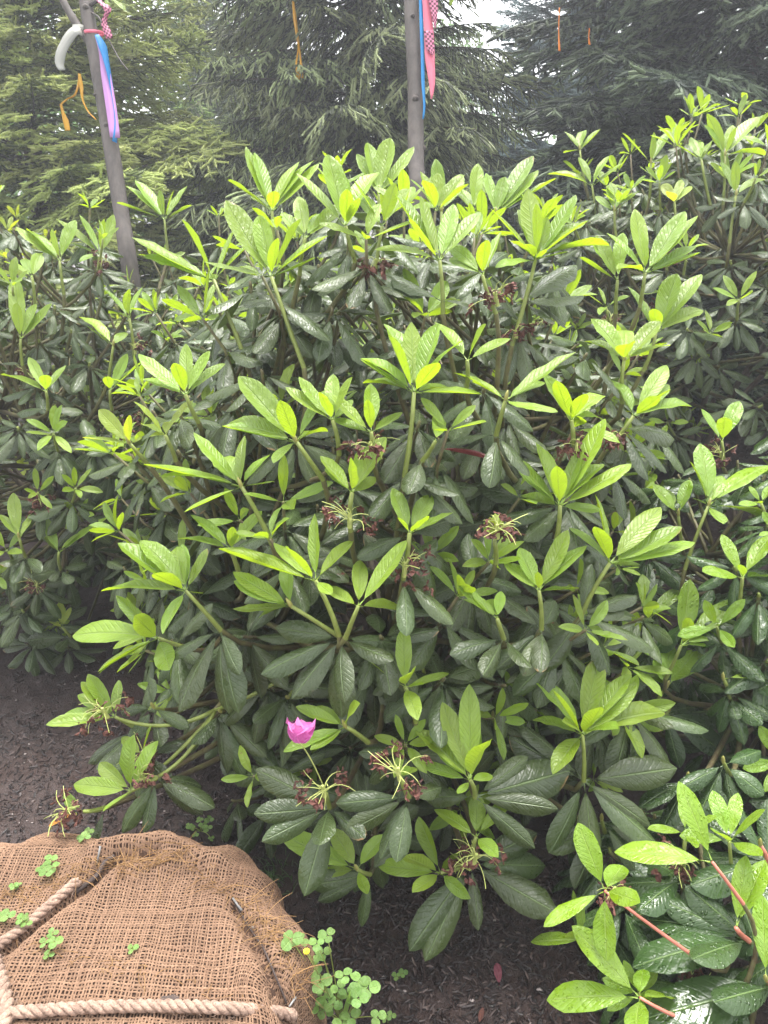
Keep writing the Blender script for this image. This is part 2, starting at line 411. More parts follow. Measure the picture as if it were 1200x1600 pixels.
mk('newy', 'newy', 5, .14, (.15, .45), (-.15, .15), 1.12, .15, .5, .07, 31)
mk('old', 'old', 9, .152, (-.28, .02), (-.34, -.04), 1.16, .10, .5, .10, 51)
mk('wnew', 'wnew', 7, .160, (.02, .28), (-.18, .05), 1.15, .10, .4, .11, 71)
mk('wold', 'wold', 7, .162, (-.25, .02), (-.30, -.03), 1.12, .10, .4, .10, 91)
mk('red', 'red', 2, .13, (.5, .9), (-.1, .0), 1.1, .05, .3, .08, 111)
mk('dry', 'dry', 2, .11, (.6, 1.0), (-.3, .1), 1.1, .2, .5, .08, 121)

def leaf_matrix(c, d, n, L, w=1.0):
    d = nrm(d); n = np.asarray(n, float); n = n - d * (n @ d)
    if np.linalg.norm(n) < 1e-3: n = np.cross(d, (1, 0, 0.1))
    n = nrm(n); x = np.cross(d, n)
    m = np.eye(4); m[:3, 0] = x * L * w; m[:3, 1] = d * L; m[:3, 2] = n * L; m[:3, 3] = c
    return m

# spent flower trusses: thin pedicels and withered corollas
def truss_mesh(sd, nped, nwith, spread=.055, droop=.6):
    r = np.random.default_rng(sd); mb = MB()
    mb.tube([(0, 0, -.006), (0, 0, .01), (.002, 0, .022)], [.004, .0045, .003], 6, 0)
    ends = []
    for i in range(nped):
        an = r.uniform(0, 2 * math.pi); el = r.uniform(.2, 1.35); L = r.uniform(.6, 1.15) * spread
        d = np.array((math.cos(an) * math.cos(el), math.sin(an) * math.cos(el), math.sin(el)))
        side = nrm(np.cross(d, (0, 0, 1))) * r.normal(0, .35)
        p1 = d * L * .6 + np.array((0, 0, .015)); p2 = d * L + side * L + np.array((0, 0, -droop * L * r.uniform(-.2, 1)))
        mb.tube(bez((0, 0, r.uniform(.004, .02)), p1, p2, 6), np.linspace(.0009, .0006, 6), 4, 0)
        ends.append(p2)
    for i in range(nwith):
        p = ends[i % len(ends)] * r.uniform(.6, 1.05) if r.random() < .8 else r.normal(0, .016, 3)
        for k in range(4):
            d = nrm(r.normal(0, 1, 3) * .8 + np.array((0, 0, -.7))); sd_ = nrm(np.cross(d, r.normal(0, 1, 3))); q = p + r.normal(0, .002, 3); VV = []; st = r.uniform(.003, .0065); w = r.uniform(.002, .005)
            for t in range(6):
                ww = w * (.4, 1., 1.25, 1.0, .8, .3)[t] * r.uniform(.6, 1.4); n_ = np.cross(d, sd_)
                VV += [q - sd_ * ww, q + n_ * r.normal(0, .0022), q + sd_ * ww + n_ * r.normal(0, .0018)]
                d = nrm(d + r.normal(0, .55, 3)); sd_ = nrm(sd_ + r.normal(0, .5, 3)); sd_ = nrm(sd_ - d * (sd_ @ d)); q = q + d * st
            mb.add(VV, [(a * 3 + b_, a * 3 + b_ + 1, a * 3 + b_ + 4, a * 3 + b_ + 3) for a in range(5) for b_ in (0, 1)], 1)
    return mb.mesh('spent_truss', [M['pedicel'], M['wither']], False)
TRUSS = [truss_mesh(200 + i, 11 + 2 * (i % 3), 7 + (i * 3) % 6) for i in range(5)]
TRUSS_DARK = [truss_mesh(240 + i, 5, 9 + i, .04, .9) for i in range(3)]

def bud_mesh(sd):
    r = random.Random(sd); mb = MB()
    mb.tube([(0, 0, -.004), (0, 0, .004), (0, 0, .012), (.001, 0, .019)], [.003, .0042, .0034, .0006], 6, 0)
    return mb.mesh('bud', [M['bud']])
BUD = bud_mesh(1)

# ------------------------------------------------------------------ rhododendron bushes
class Bush:
    def __init__(s, label, c, r, base, seed, newk='new', oldk='old', Lnew=.12, Lold=.135, group=None, stemmat='stem_new', name='rhododendron_bush'):
        s.c, s.r = np.array(c, float), np.array(r, float); s.rng = random.Random(seed); s.newk, s.oldk, s.Ln, s.Lo = newk, oldk, Lnew, Lold
        s.stemmat = stemmat
        s.base = np.array((base[0], base[1], gz(*base) - .02)); s.root = obj(name, None, loc=s.base)
        tag(s.root, label, 'bush', group); s.single = []; s.fill = []; s.twigs = MB(); s.nodes = []; s.nleaf = 0; s.cap = 298; s.bulge = 0.
    def surf_depth(s, px, py):
        d = ray(px, py); o = (CAM - s.c) / s.r; dd = d / s.r
        A, B, C = dd @ dd, 2 * o @ dd, o @ o - 1; D = B * B - 4 * A * C
        return (-B - math.sqrt(D)) / (2 * A) if D > 0 else -B / (2 * A)
    def outward(s, p):
        return nrm((p - s.c) / s.r ** 2)
    def branches(s, n, rad=.016):
        for i in range(n):
            an = 2 * math.pi * i / n + s.rng.uniform(-.3, .3); k = s.rng.uniform(.35, .7)
            e = s.c + s.r * np.array((math.cos(an) * k, math.sin(an) * k, s.rng.uniform(-.1, .5)))
            mid = s.base + np.array((math.cos(an) * .05, math.sin(an) * .05, .25 * (e[2] - s.base[2]) + .05))
            P = bez(s.base + np.array((math.cos(an) * .03, math.sin(an) * .03, 0)), mid, e, 9)
            mb = MB(); mb.tube(P - s.base, np.linspace(rad, rad * .45, 9), 7)
            obj('branch', mb.mesh('branch', [M['wood']]), s.root); s.nodes += [P[3], P[4], P[5], P[6], P[7], P[8]]
    def node(s, p):
        if not s.nodes: return s.base
        q = sorted(s.nodes, key=lambda n: np.linalg.norm(n - p) + 1.6 * max(0, n[2] - p[2] + .08))[:4]; return s.rng.choice(q)
    def leaf(s, shoot, so, c, d, n, L, kind, w=1.0):
        mesh = s.rng.choice(LEAF[kind])
        m = leaf_matrix(c, d, n, L, w)
        if shoot is not None: s.single.append((L / np.linalg.norm(c - CAM), len(s.single), shoot, so, mesh, m))
        else: s.fill.append((mesh[1], m, mesh[0].materials[0], s.rng.random()))
    def shoot(s, c, stem, rad=.0042, stemmat=None):
        """a stem piece that carries leaves"""
        so = np.asarray(stem, float); ax = nrm(c - so); L = np.linalg.norm(c - so)
        nd = s.node(so); g = so - ax * min(.12, L)
        P = np.concatenate([bez(nd, g, so, 6)[:-1], bez(so, so + ax * L * .5 + np.array((s.rng.uniform(-.006, .006), s.rng.uniform(-.006, .006), 0)), c, 4)])
        mb = MB(); rr = np.concatenate([np.linspace(rad * 1.7, rad * 1.25, 5), np.linspace(rad * 1.2, rad * .85, 4)])
        mb.tube(P - so, rr, 6, 0)
        nf = len(mb.f); 
        for i in range(nf):
            if i >= 5 * 6: mb.m[i] = 1
        return obj('shoot', mb.mesh('shoot', [M['stem_old'], M[stemmat or s.stemmat]]), s.root, loc=so - s.base), so
    def hand(s, c, stem=None, n=(), o=(), depth=None, dd=0.0, truss=0, oc=None, kn=None, Ln=None, Lo=None, rad=.0042, flower=False):
        """a whorl read off the photograph: centre, stem foot and leaf tips; every tip gets its real depth from the leaf length"""
        D = (depth or s.surf_depth(*c) - max(0, min(1, (c[1] - 1080) / 250)) * s.bulge) + dd; C = at(*c, D); kn = kn or s.newk; out = s.outward(C)
        if stem is None: S = C - nrm(out * .45 + np.array((0, 0, .8))) * .09
        else: S = at(*stem, D + .035)
        if np.linalg.norm(C - S) < .02: S = C - nrm(out + np.array((0, 0, 1.))) * .06
        sh, so = s.shoot(C, S, rad); ax = nrm(nrm(C - S) + np.array((0, 0, .45 if c[1] < 900 else .95)))
        OC = S if oc is None else at(*oc, D + .02)
        for tips, ctr, kind, Lm in ((n, C, kn, Ln or s.Ln), (o, OC, s.oldk, Lo or s.Lo)):
            cd = (ctr - CAM) @ FWD
            for tp in tips:
                sg = tp[2] if len(tp) > 2 else 0
                cp = c if ctr is C else (600 + (ctr - CAM) @ RGT / cd * FPX, 800 - (ctr - CAM) @ UPV / cd * FPX)
                l2 = math.hypot(tp[0] - cp[0], tp[1] - cp[1]) / FPX * cd
                L = max(Lm * s.rng.uniform(.82, 1.0), l2 * 1.04)
                if l2 < Lm * .55 and not (sg == 1 and len(tp) > 2 and l2 > Lm * .35): L = max(l2 * 1.2, min(L, l2 * 1.7))
                off = math.sqrt(max(0, L * L - l2 * l2)) * .92
                if sg == 0: sg = 1 if tp[1] > cp[1] + 8 else -1
                if kind == s.oldk and sg == -1 and off > .4 * L: off *= .5
                T = at(tp[0], tp[1], cd - sg * off); d = nrm(T - ctr); L = np.linalg.norm(T - ctr)
                if ctr is C: nv = ax + .12 * np.array([s.rng.gauss(0, 1) for _ in range(3)])
                else: nv = np.array((0, 0, 1.)) + .8 * out + .2 * np.array([s.rng.gauss(0, 1) for _ in range(3)])
                if d @ nrm(nv) > .93: nv = nv - FWD * .0 + out * -.5
                s.leaf(sh, so, ctr + d * .003, d, nv, L, kind, s.rng.uniform(.92, 1.1) * (1.22 if len(tp) > 2 and tp[2] == 1 else 1.32 if L < .095 else 1))
        if truss:
            me = s.rng.choice(TRUSS if truss < 3 else TRUSS_DARK); q = S if truss != 2 else C
            m = Vector(ax).to_track_quat('Z', 'Y').to_matrix().to_4x4(); m.translation = Vector(q - so + ax * .012 + .012 * out)
            obj('spent_truss', me, sh, mat=m @ Matrix.Rotation(s.rng.uniform(0, 6), 4, 'Z'))
        elif not n or s.rng.random() < .35:
            m = Vector(ax).to_track_quat('Z', 'Y').to_matrix().to_4x4(); m.translation = Vector(C - so); obj('bud', BUD, sh, mat=m)
        return sh, so, C, ax
    def auto(s, n, single=0, pnew=.5, rmin=.80, rmax=.99, nold=(6, 9), ptruss=.12, zmin=-.75, avoid=True, back=.35, kn=None):
        """fill the volume with shoots: a whorl of old leaves, often with a whorl of new growth above"""
        pts = []
        for i in range(n * 14):
            if len(pts) >= n: break
            u = np.array([s.rng.gauss(0, 1) for _ in range(3)]); u = nrm(u)
            if u[2] < zmin: continue
            p = s.c + s.r * u * s.rng.uniform(rmin, rmax)
            if p[2] < gz(p[0], p[1]) + .08: continue
            if (u * np.array((1, 1, 0))) @ nrm((CAM - s.c) * np.array((1, 1, 0))) < -.25 and s.rng.random() > back: continue
            if any(np.linalg.norm(p - q) < .07 for q in pts): continue
            pts.append(p)
        pts.sort(key=lambda p: np.linalg.norm(p - CAM))
        for i, p in enumerate(pts):
            out = s.outward(p); ax = nrm(out * s.rng.uniform(.4, .9) + np.array((s.rng.gauss(0, .18), s.rng.gauss(0, .18), .75)))
            low = p[2] < s.c[2] - .25 * s.r[2]
            sh = so = None; has_new = s.rng.random() < pnew * (1 if not low else .55)
            L = s.rng.uniform(.05, .10); C = p + ax * L if has_new else p + ax * .01
            if i < single: sh, so = s.shoot(C, p, .0038, 'stem_new')
            else:
                nd = s.node(p); s.twigs.tube(np.concatenate([bez(nd, p - ax * .1, p, 5), [C]]), [.006, .0055, .005, .0045, .004, .003], 5)
            e1 = nrm(np.cross(ax, (.3, .2, 1.))); e2 = np.cross(ax, e1); ph = s.rng.uniform(0, 6.28)
            k = s.rng.randint(*nold)
            for j in range(k):
                a = ph + 2 * math.pi * j / k + s.rng.uniform(-.25, .25); el = s.rng.uniform(-.45, .35)
                d = nrm((e1 * math.cos(a) + e2 * math.sin(a)) * math.cos(el) + ax * math.sin(el) + np.array((0, 0, -.28)))
                nv = ax + np.array([s.rng.gauss(0, .22) for _ in range(3)]) + np.array((0, 0, .4))
                s.leaf(sh, so, p - ax * s.rng.uniform(0, .012) + d * .003, d, nv, s.Lo * s.rng.uniform(.68, 1.0), s.oldk, s.rng.uniform(.9, 1.12))
            if has_new:
                k = s.rng.randint(4, 7); sz = s.rng.uniform(.55, 1.0); kk = kn or s.newk
                for j in range(k):
                    a = ph + 1 + 2 * math.pi * j / k + s.rng.uniform(-.3, .3); el = s.rng.uniform(.25, 1.05)
                    d = nrm((e1 * math.cos(a) + e2 * math.sin(a)) * math.cos(el) + ax * math.sin(el))
                    s.leaf(sh, so, C + d * .003, d, ax + np.array([s.rng.gauss(0, .12) for _ in range(3)]), s.Ln * sz * s.rng.uniform(.7, 1.0), kk, s.rng.uniform(.9, 1.1))
            if s.rng.random() < ptruss and sh is not None:
                m = Vector(ax).to_track_quat('Z', 'Y').to_matrix().to_4x4(); m.translation = Vector(p - so + ax * .015)
                obj('spent_truss', s.rng.choice(TRUSS + TRUSS_DARK), sh, mat=m @ Matrix.Rotation(s.rng.uniform(0, 6), 4, 'Z'))
    def close(s):
        s.single.sort(reverse=True, key=lambda q: q[0])         # the leaves that show largest are objects of their own
        for k, (_, _, shoot, so, mesh, m) in enumerate(s.single):
            if k < s.cap:
                m = m.copy(); m[:3, 3] -= so; obj('leaf', mesh[0], shoot, mat=Matrix(m.tolist())); s.nleaf += 1
            else: s.fill.append((mesh[1], m, mesh[0].materials[0], s.rng.random()))
        if s.fill:
            mats, Vs, Fs, UVs, As, Ms, off = [], [], [], [], [], [], 0
            mb = MB()
            for (V, F, UV), m, mat, a in s.fill:
                if mat not in mats: mats.append(mat)
                W = np.c_[V, np.ones(len(V))] @ m.T
                mb.add(W[:, :3] - s.base, F, mats.index(mat), UV, a)
            o = obj('leaves', mb.mesh('leaves', mats), s.root); tag(o, kind='stuff')
        if s.twigs.n:
            o = obj('twigs', s.twigs.mesh('twigs', [M['stem_old']]), s.root); o.location = -Vector(s.base); tag(o, kind='stuff')
        print('bush', s.root.name, 'single leaves', s.nleaf, 'stuff leaves', len(s.fill))

f, b = 1, -1
# --- the main bush
A = Bush('big rhododendron bush with fresh green shoots behind the burlap ball', (.02, 1.97, .55), (.78, .86, .95), (.05, 1.75), 5, Lnew=.118, Lold=.135)
A.branches(11); A.bulge = .13
H = A.hand
H((334, 437), (385, 565), [(287, 343, f), (202, 384), (225, 403), (254, 418), (373, 363, b), (393, 380, b)], Ln=.13)
H((424, 432), (475, 575), [(350, 322), (432, 372, f), (472, 345, b), (318, 414), (510, 366), (495, 410), (408, 340, b)], [(380, 470), (520, 520)], oc=(430, 470))
H((425, 330), (428, 400), [(382, 233), (398, 240, b), (460, 238, b), (483, 233), (500, 260), (358, 280), (428, 298, f), (393, 310)])
H((477, 372), (468, 430), [(538, 328), (508, 320, b), (465, 310, b), (440, 340)])
H((540, 353), (555, 410), [(463, 272), (512, 247), (583, 252), (543, 298, f), (537, 277, b), (563, 315, f)])
H((592, 303), (590, 360), [(573, 227, b), (557, 243), (612, 220), (648, 233), (637, 277), (613, 273, b)], depth=1.95)
H((597, 353), (585, 440), [(553, 283, f), (617, 287, f), (563, 313), (640, 300, b)], truss=3)
H((687, 407), (692, 490), [(637, 343, f), (655, 310, b), (710, 323, b), (587, 372), (613, 310), (750, 333)], [(613, 428), (740, 470)], oc=(690, 470), Ln=.13)
H((754, 430), (775, 490), [(758, 375, f), (700, 372), (700, 393), (783, 365, b)], truss=1)
H((837, 405), (800, 540), [(837, 320, f), (767, 328), (808, 330, b), (902, 309), (910, 336, b), (917, 343, f), (950, 361), (775, 420), (825, 297, b)], [(912, 458), (902, 395)], oc=(815, 475), truss=3, Ln=.13)
H((690, 330), (690, 400), [(653, 273), (675, 277, b), (680, 253, b), (723, 272), (640, 300)], depth=1.9)
H((740, 330), (745, 390), [(720, 300), (747, 257, b), (700, 285), (770, 280)], depth=1.92)
H((775, 335), (780, 390), [(833, 245), (842, 270), (869, 282), (760, 272, b), (790, 280, b)], depth=1.9)
H((1008, 426), (1000, 480), [(1006, 355, f), (992, 328, b), (1090, 340), (1071, 338, b), (1087, 386), (1096, 403), (950, 363), (967, 407, f)])
H((965, 438), (962, 490), [(931, 370), (973, 363, b), (921, 374, b), (904, 407)])
H((1025, 520), (1005, 580), [(992, 451), (983, 447, b), (1060, 432), (1096, 430, b), (1023, 482, f), (1100, 474)])
H((975, 563), (972, 630), [(917, 522), (929, 488), (979, 526, f), (1033, 507), (1048, 526), (975, 503, b)])
H((990, 650), (947, 703), [(962, 583), (960, 597, b), (1050, 560), (1030, 622, f), (1085, 618), (1048, 593, b), (1047, 610, f)], [(1052, 730), (1067, 670), (1022, 743)], oc=(970, 670), truss=3)
H((893, 657), (895, 715), [(868, 598, f), (943, 603), (938, 643), (913, 617, f), (850, 587, b)], truss=3)
H((875, 790), (868, 850), [(870, 730, f), (810, 740), (833, 695), (853, 705, b), (912, 695, b), (953, 662), (940, 712), (987, 730), (935, 798), (803, 722, b), (818, 778)], Ln=.125)
H((953, 880), (907, 965), [(932, 822, f), (1038, 780), (1065, 832), (1085, 853), (995, 887), (933, 773, b), (897, 815)],
  [(930, 877, b), (1002, 914), (1033, 998), (969, 1049), (848, 1053), (980, 947, b)], Ln=.13)
H((842, 923), (846, 983), [(811, 859), (789, 881), (840, 898, f), (888, 831), (914, 840), (903, 921), (802, 881)], [(788, 928), (778, 1044), (850, 1040, f), (819, 1053), (874, 932, b)], Ln=.10)
H((777, 967), (787, 998), [(718, 917), (740, 927), (783, 925), (767, 930)], [(708, 1013), (757, 1052), (830, 1040)], Ln=.07)
H((910, 1148), (912, 1220), [(936, 1027, b), (984, 1053), (1042, 1093), (842, 1051), (863, 1079, f), (833, 1115), (863, 1198, f), (962, 1126, f), (995, 1071, b), (887, 1119, f), (940, 1108, f)],
  [(1025, 1290), (1032, 1320), (865, 1340), (935, 1375), (1062, 1200), (797, 1150), (807, 1110)], Ln=.13, dd=-.04)
H((735, 1219), (742, 1245), [(692, 1098), (733, 1070, b), (748, 1137), (757, 1143, f), (681, 1156), (653, 1130), (655, 1193), (766, 1215), (716, 1241, f)],
  [(874, 1262), (841, 1327), (662, 1245), (830, 1180), (900, 1200)], dd=-.03)
H((744, 1308), (738, 1345), [(802, 1236), (746, 1245), (681, 1260), (776, 1332, f)], truss=1, dd=-.05, Ln=.10)
H((688, 1364), (735, 1350), [(657, 1275), (590, 1351), (631, 1336, f), (646, 1392, f), (731, 1403, f), (714, 1336)],
  [(865, 1353), (872, 1427), (753, 1455), (664, 1503), (640, 1487), (845, 1300, b)], truss=1, dd=-.06, Ln=.10, Lo=.15)
H((558, 1358), (578, 1366), [(436, 1306), (519, 1293), (599, 1301), (497, 1366), (575, 1400, f)], [(497, 1410), (566, 1453), (484, 1386), (620, 1300, b)], dd=-.05, Ln=.10)
flower_site = H((510, 1240), (515, 1262), [], [(400, 1200), (397, 1273), (410, 1314), (497, 1310, f), (475, 1400), (560, 1300)], truss=2, dd=-.04)
H((625, 1215), (638, 1245), [(650, 1200), (640, 1195, b)], [(542, 1305), (592, 1344), (528, 1254), (620, 1345, f), (690, 1230)], truss=2, dd=-.05)
H((633, 1073), (650, 1128), [(630, 977, b), (700, 1058), (567, 1030), (640, 1040, f), (653, 1118, f), (662, 1070, f)], Ln=.10)
H((540, 1135), (575, 1160), [(464, 1106), (486, 1106), (488, 1176), (445, 1176), (553, 1095, f)], Ln=.10)
H((493, 907), (530, 993), [(493, 805, b), (442, 860, f), (550, 843), (340, 867), (520, 932, f), (428, 852, b)], Ln=.125, dd=-.03)
H((560, 947), (540, 997), [(563, 877, b), (640, 850), (510, 923), (625, 947)], dd=-.03)
H((455, 947), (535, 998), [(365, 897), (367, 913), (397, 953), (367, 955), (445, 880, b)],
  [(403, 1043), (528, 1090, f), (612, 1030), (525, 1125, f), (450, 1088), (627, 1000), (430, 980)], Ln=.12, dd=-.02)
H((290, 923), (345, 985), [(220, 832), (183, 855), (240, 895, f), (325, 860), (152, 908), (270, 847, b), (315, 930), (250, 983, f), (287, 853)],
  [(245, 1027), (290, 1060), (263, 1107), (367, 1050), (343, 1120), (365, 1117), (387, 983)], Ln=.13)
H((247, 997), (300, 1015), [(102, 975), (148, 1043), (183, 932, b), (213, 965, f), (270, 1052, f), (153, 1047)], Ln=.13)
H((377, 760), (425, 850), [(225, 727), (250, 722), (302, 680), (373, 673, b), (417, 698), (290, 800), (427, 755), (337, 703)], Ln=.13)
H((360, 858), (375, 900), [(300, 797), (408, 800), (278, 832), (363, 826, f), (372, 836, f)])
H((463, 690), (505, 750), [(438, 629, f), (373, 593), (350, 648), (348, 673), (508, 662), (512, 607), (423, 713)], Ln=.13)
H((520, 657), (530, 710), [(500, 615, f), (467, 592), (520, 585, b), (548, 590, f), (445, 612), (550, 630)], Ln=.10)
H((203, 693), (235, 730), [(165, 658), (200, 650, f), (153, 638), (130, 683), (220, 685, f)], kn='newy', Ln=.09)
H((258, 680), (275, 720), [(213, 625, f), (222, 658), (263, 657), (297, 623), (235, 678)], kn='newy', Ln=.09)
H((290, 617), (310, 660), [(273, 567, f), (292, 540, b), (217, 557), (222, 590), (327, 550, b), (350, 567)], Ln=.11)
H((647, 613), (632, 745), [(602, 527, f), (643, 505, b), (613, 492, b), (713, 517, b), (683, 568, f), (568, 545), (560, 570), (568, 583), (752, 613), (710, 598), (690, 510, b)],
  [(693, 680, b), (717, 770), (733, 803), (580, 810)], Ln=.125)
H((730, 563), (728, 610), [(757, 507, f), (795, 530), (682, 493, b)])
H((790, 625), (775, 680), [(900, 553), (833, 643, f), (870, 647), (713, 573), (740, 595), (850, 595)], [(772, 750, f), (830, 733), (703, 680)])
H((580, 675), (582, 720), [(575, 627, f), (517, 623), (628, 650), (580, 600, b), (523, 660)], truss=1, Ln=.09)
H((550, 770), (548, 830), [(510, 730), (500, 717), (548, 718, f), (605, 687), (567, 700, b), (585, 748)], truss=1, Ln=.10)
H((640, 833), (630, 905), [(613, 765), (673, 773), (707, 803), (668, 810, f), (623, 810, f)], [(712, 967), (683, 837, b), (567, 830), (640, 980)], truss=1, Ln=.09)
H((773, 845), (775, 880), [(766, 810, f), (775, 803), (786, 812, f), (762, 825)], truss=2, Ln=.04, kn='newy')
H((345, 1112), (352, 1100), [], [(415, 1182), (372, 1222), (345, 1212), (300, 1160), (405, 1120)], depth=1.52, oc=(345, 1114))
H((450, 1090), (460, 1075), [], [(415, 1170), (440, 1180), (400, 1120), (490, 1170)], depth=1.50, oc=(450, 1088))
H((770, 1120), (772, 1140), [], [(700, 1160), (735, 1200), (800, 1210), (850, 1160), (765, 1215)], depth=1.50, oc=(770, 1122))
H((980, 1110), (985, 1130), [], [(1050, 1125), (1112, 1130), (1062, 1200), (1020, 1230), (960, 1220), (900, 1160)], depth=1.52, oc=(985, 1115))
H((940, 1280), (945, 1300), [], [(860, 1330), (900, 1390), (1000, 1360), (1035, 1330)], depth=1.46, oc=(942, 1284))
H((660, 1040), (662, 1060), [], [(600, 1090), (640, 1130), (700, 1110), (740, 1060)], depth=1.46, oc=(660, 1045))
# the low side branch over the mulch
H((180, 1120), (215, 1140), [(118, 1080), (128, 1068, b), (139, 1055, b), (189, 1066), (74, 1134), (105, 1118)], [(128, 1188), (150, 1200), (232, 1063), (208, 1148)], depth=1.50, truss=2, Ln=.10)
H((205, 1235), (245, 1215), [(160, 1193), (198, 1153, f), (240, 1155), (107, 1223), (163, 1267), (238, 1193)],
  [(321, 1220), (310, 1280), (334, 1258), (185, 1303), (222, 1300)], depth=1.42, truss=1, Ln=.10, Lo=.125)
H((240, 1105), (255, 1110), [], [(178, 1105), (200, 1160), (250, 1165), (262, 1070), (232, 1060), (285, 1130)], depth=1.51, oc=(240, 1107), Lo=.10)
H((222, 1180), (240, 1180), [(190, 1150), (235, 1135, f)], [(170, 1205), (215, 1245), (265, 1225), (290, 1150)], depth=1.48, oc=(225, 1180), Lo=.10, Ln=.07, truss=1)
sh3 = H((130, 1268), (165, 1262), [(93, 1240)], [(140, 1320)], depth=1.43, truss=2, Ln=.07, Lo=.07)
for (c_, t_, k_) in (((128, 1270), (73, 1289), 'dry'),):
    p0, p1 = at(*c_, 1.42), at(*t_, 1.40); obj('leaf', LEAF['dry'][0][0], sh3[0], mat=Matrix(leaf_matrix(p0 - sh3[1], p1 - p0, (0, -.3, 1), np.linalg.norm(p1 - p0)).tolist()))
p0, p1 = at(685, 700, 1.40), at(768, 718, 1.36)
redsh, reds, _, _ = H((680, 690), (660, 720), [(690, 640, b)], [(640, 760)])
obj('leaf', LEAF['red'][0][0], redsh, mat=Matrix(leaf_matrix(p0 - reds, p1 - p0, (0, .2, 1), np.linalg.norm(p1 - p0)).tolist()))
# stems that reach out low on the left
for a_, b_, m_, e_ in (((335, 1112), (245, 1215), (300, 1185), 1.455), ((335, 1110), (188, 1124), (265, 1150), 1.50), ((335, 1114), (168, 1262), (265, 1200), 1.465), ((470, 1040), (335, 1110), (410, 1085), 1.53)):
    mb = MB(); pa, pb, pm = at(*a_, 1.53), at(*b_, e_), at(*m_, 1.49)
    mb.tube(bez(pa, pm, pb, 8) - A.base, np.linspace(.0046, .0034, 8), 7); obj('branch', mb.mesh('branch', [M['stem_new']]), A.root)
    mb = MB(); mb.tube(bez(A.node(pa), pa + FWD * .1, pa, 6) - A.base, np.linspace(.007, .005, 6), 7); obj('branch', mb.mesh('branch', [M['stem_old']]), A.root)
A.auto(265, 0, pnew=.42, rmin=.72, rmax=.95)
A.auto(110, 0, pnew=.0, rmin=.45, rmax=.72, back=.15)
A.close()

# --- left neighbour
B = Bush('rhododendron bush at the edge of bare mulch, beyond the burlap ball', (-1.18, 2.68, .60), (.78, .82, .84), (-1.2, 2.75), 15, Lnew=.105, Lold=.12)
B.branches(9); H = B.hand
H((93, 407), (100, 460), [(57, 373), (85, 357, f), (25, 358), (43, 348, b), (117, 343, b)])
H((157, 397), (160, 450), [(125, 337), (163, 343, f), (177, 337), (113, 382), (88, 343), (123, 402, f)])
H((257, 343), (262, 390), [(213, 280), (197, 288), (250, 298, f), (272, 298, f), (293, 292), (183, 318), (300, 322, b)])
H((202, 497), (210, 560), [(197, 450, f), (163, 450), (217, 442, b), (170, 483)], truss=1)
H((32, 530), (35, 570), [(28, 473, f), (23, 433, b), (60, 478), (85, 478)], [(0, 560), (70, 560)])
H((177, 540), (170, 590), [(133, 510), (127, 483, b), (197, 513, b)])
H((50, 433), (55, 480), [(37, 395), (7, 402), (63, 400)])
H((72, 612), (75, 640), [(70, 585, f), (0, 575), (100, 565, b), (45, 560, b)], [(20, 640), (130, 640)])
H((172, 610), (175, 640), [(167, 588, f), (200, 555, b), (225, 565)])
H((92, 863), (95, 890), [(67, 807), (123, 827), (173, 808, b), (75, 840, b)], [(80, 905), (110, 910), (50, 900), (135, 880)])
H((97, 980), (110, 995), [(93, 940), (73, 963), (110, 950), (85, 975, f)], [(30, 1000), (90, 1015), (140, 1000)], kn='newy', Ln=.06)
H((30, 840), (40, 870), [(20, 770), (0, 800), (55, 800)], [(0, 880), (60, 890), (20, 910)])
B.auto(215, 40, pnew=.45, rmin=.80, ptruss=.25)
B.auto(120, 0, pnew=0., rmin=.5, rmax=.8, back=.15)
B.close()

# --- right, behind
Dd = Bush('tall rhododendron bush rising in front of the dark spruce', (1.28, 2.95, .90), (.82, .78, .84), (1.3, 3.0), 25, Lnew=.105, Lold=.12)
Dd.branches(10); H = Dd.hand
H((906, 234), (915, 290), [(883, 201), (910, 197), (940, 205), (881, 238), (925, 215, b)])
H((925, 290), (930, 340), [(858, 259), (905, 245), (950, 243), (940, 250, f), (975, 260)])
H((1017, 255), (1015, 310), [(1021, 207, f), (1044, 207), (973, 209), (1046, 247)])
H((1133, 243), (1130, 320), [(1110, 180), (1150, 200, f), (1185, 180), (1100, 197), (1200, 230), (1145, 195, b)])
H((1096, 250), (1110, 320), [(1079, 217), (1056, 226), (1112, 222), (1090, 215, b)])
H((1150, 305), (1140, 380), [(1150, 253, f), (1192, 272), (1125, 255)])
H((1054, 317), (1060, 370), [(1046, 297, f), (1065, 280), (1080, 290), (1035, 285)], kn='newy')
H((960, 330), (965, 380), [(950, 290), (985, 285), (1000, 300), (930, 310)])
Dd.auto(220, 45, pnew=.5, rmin=.84, ptruss=.3, zmin=-.22)
Dd.auto(60, 0, pnew=0., rmin=.5, rmax=.8, back=.15, zmin=-.2)
Dd.close()

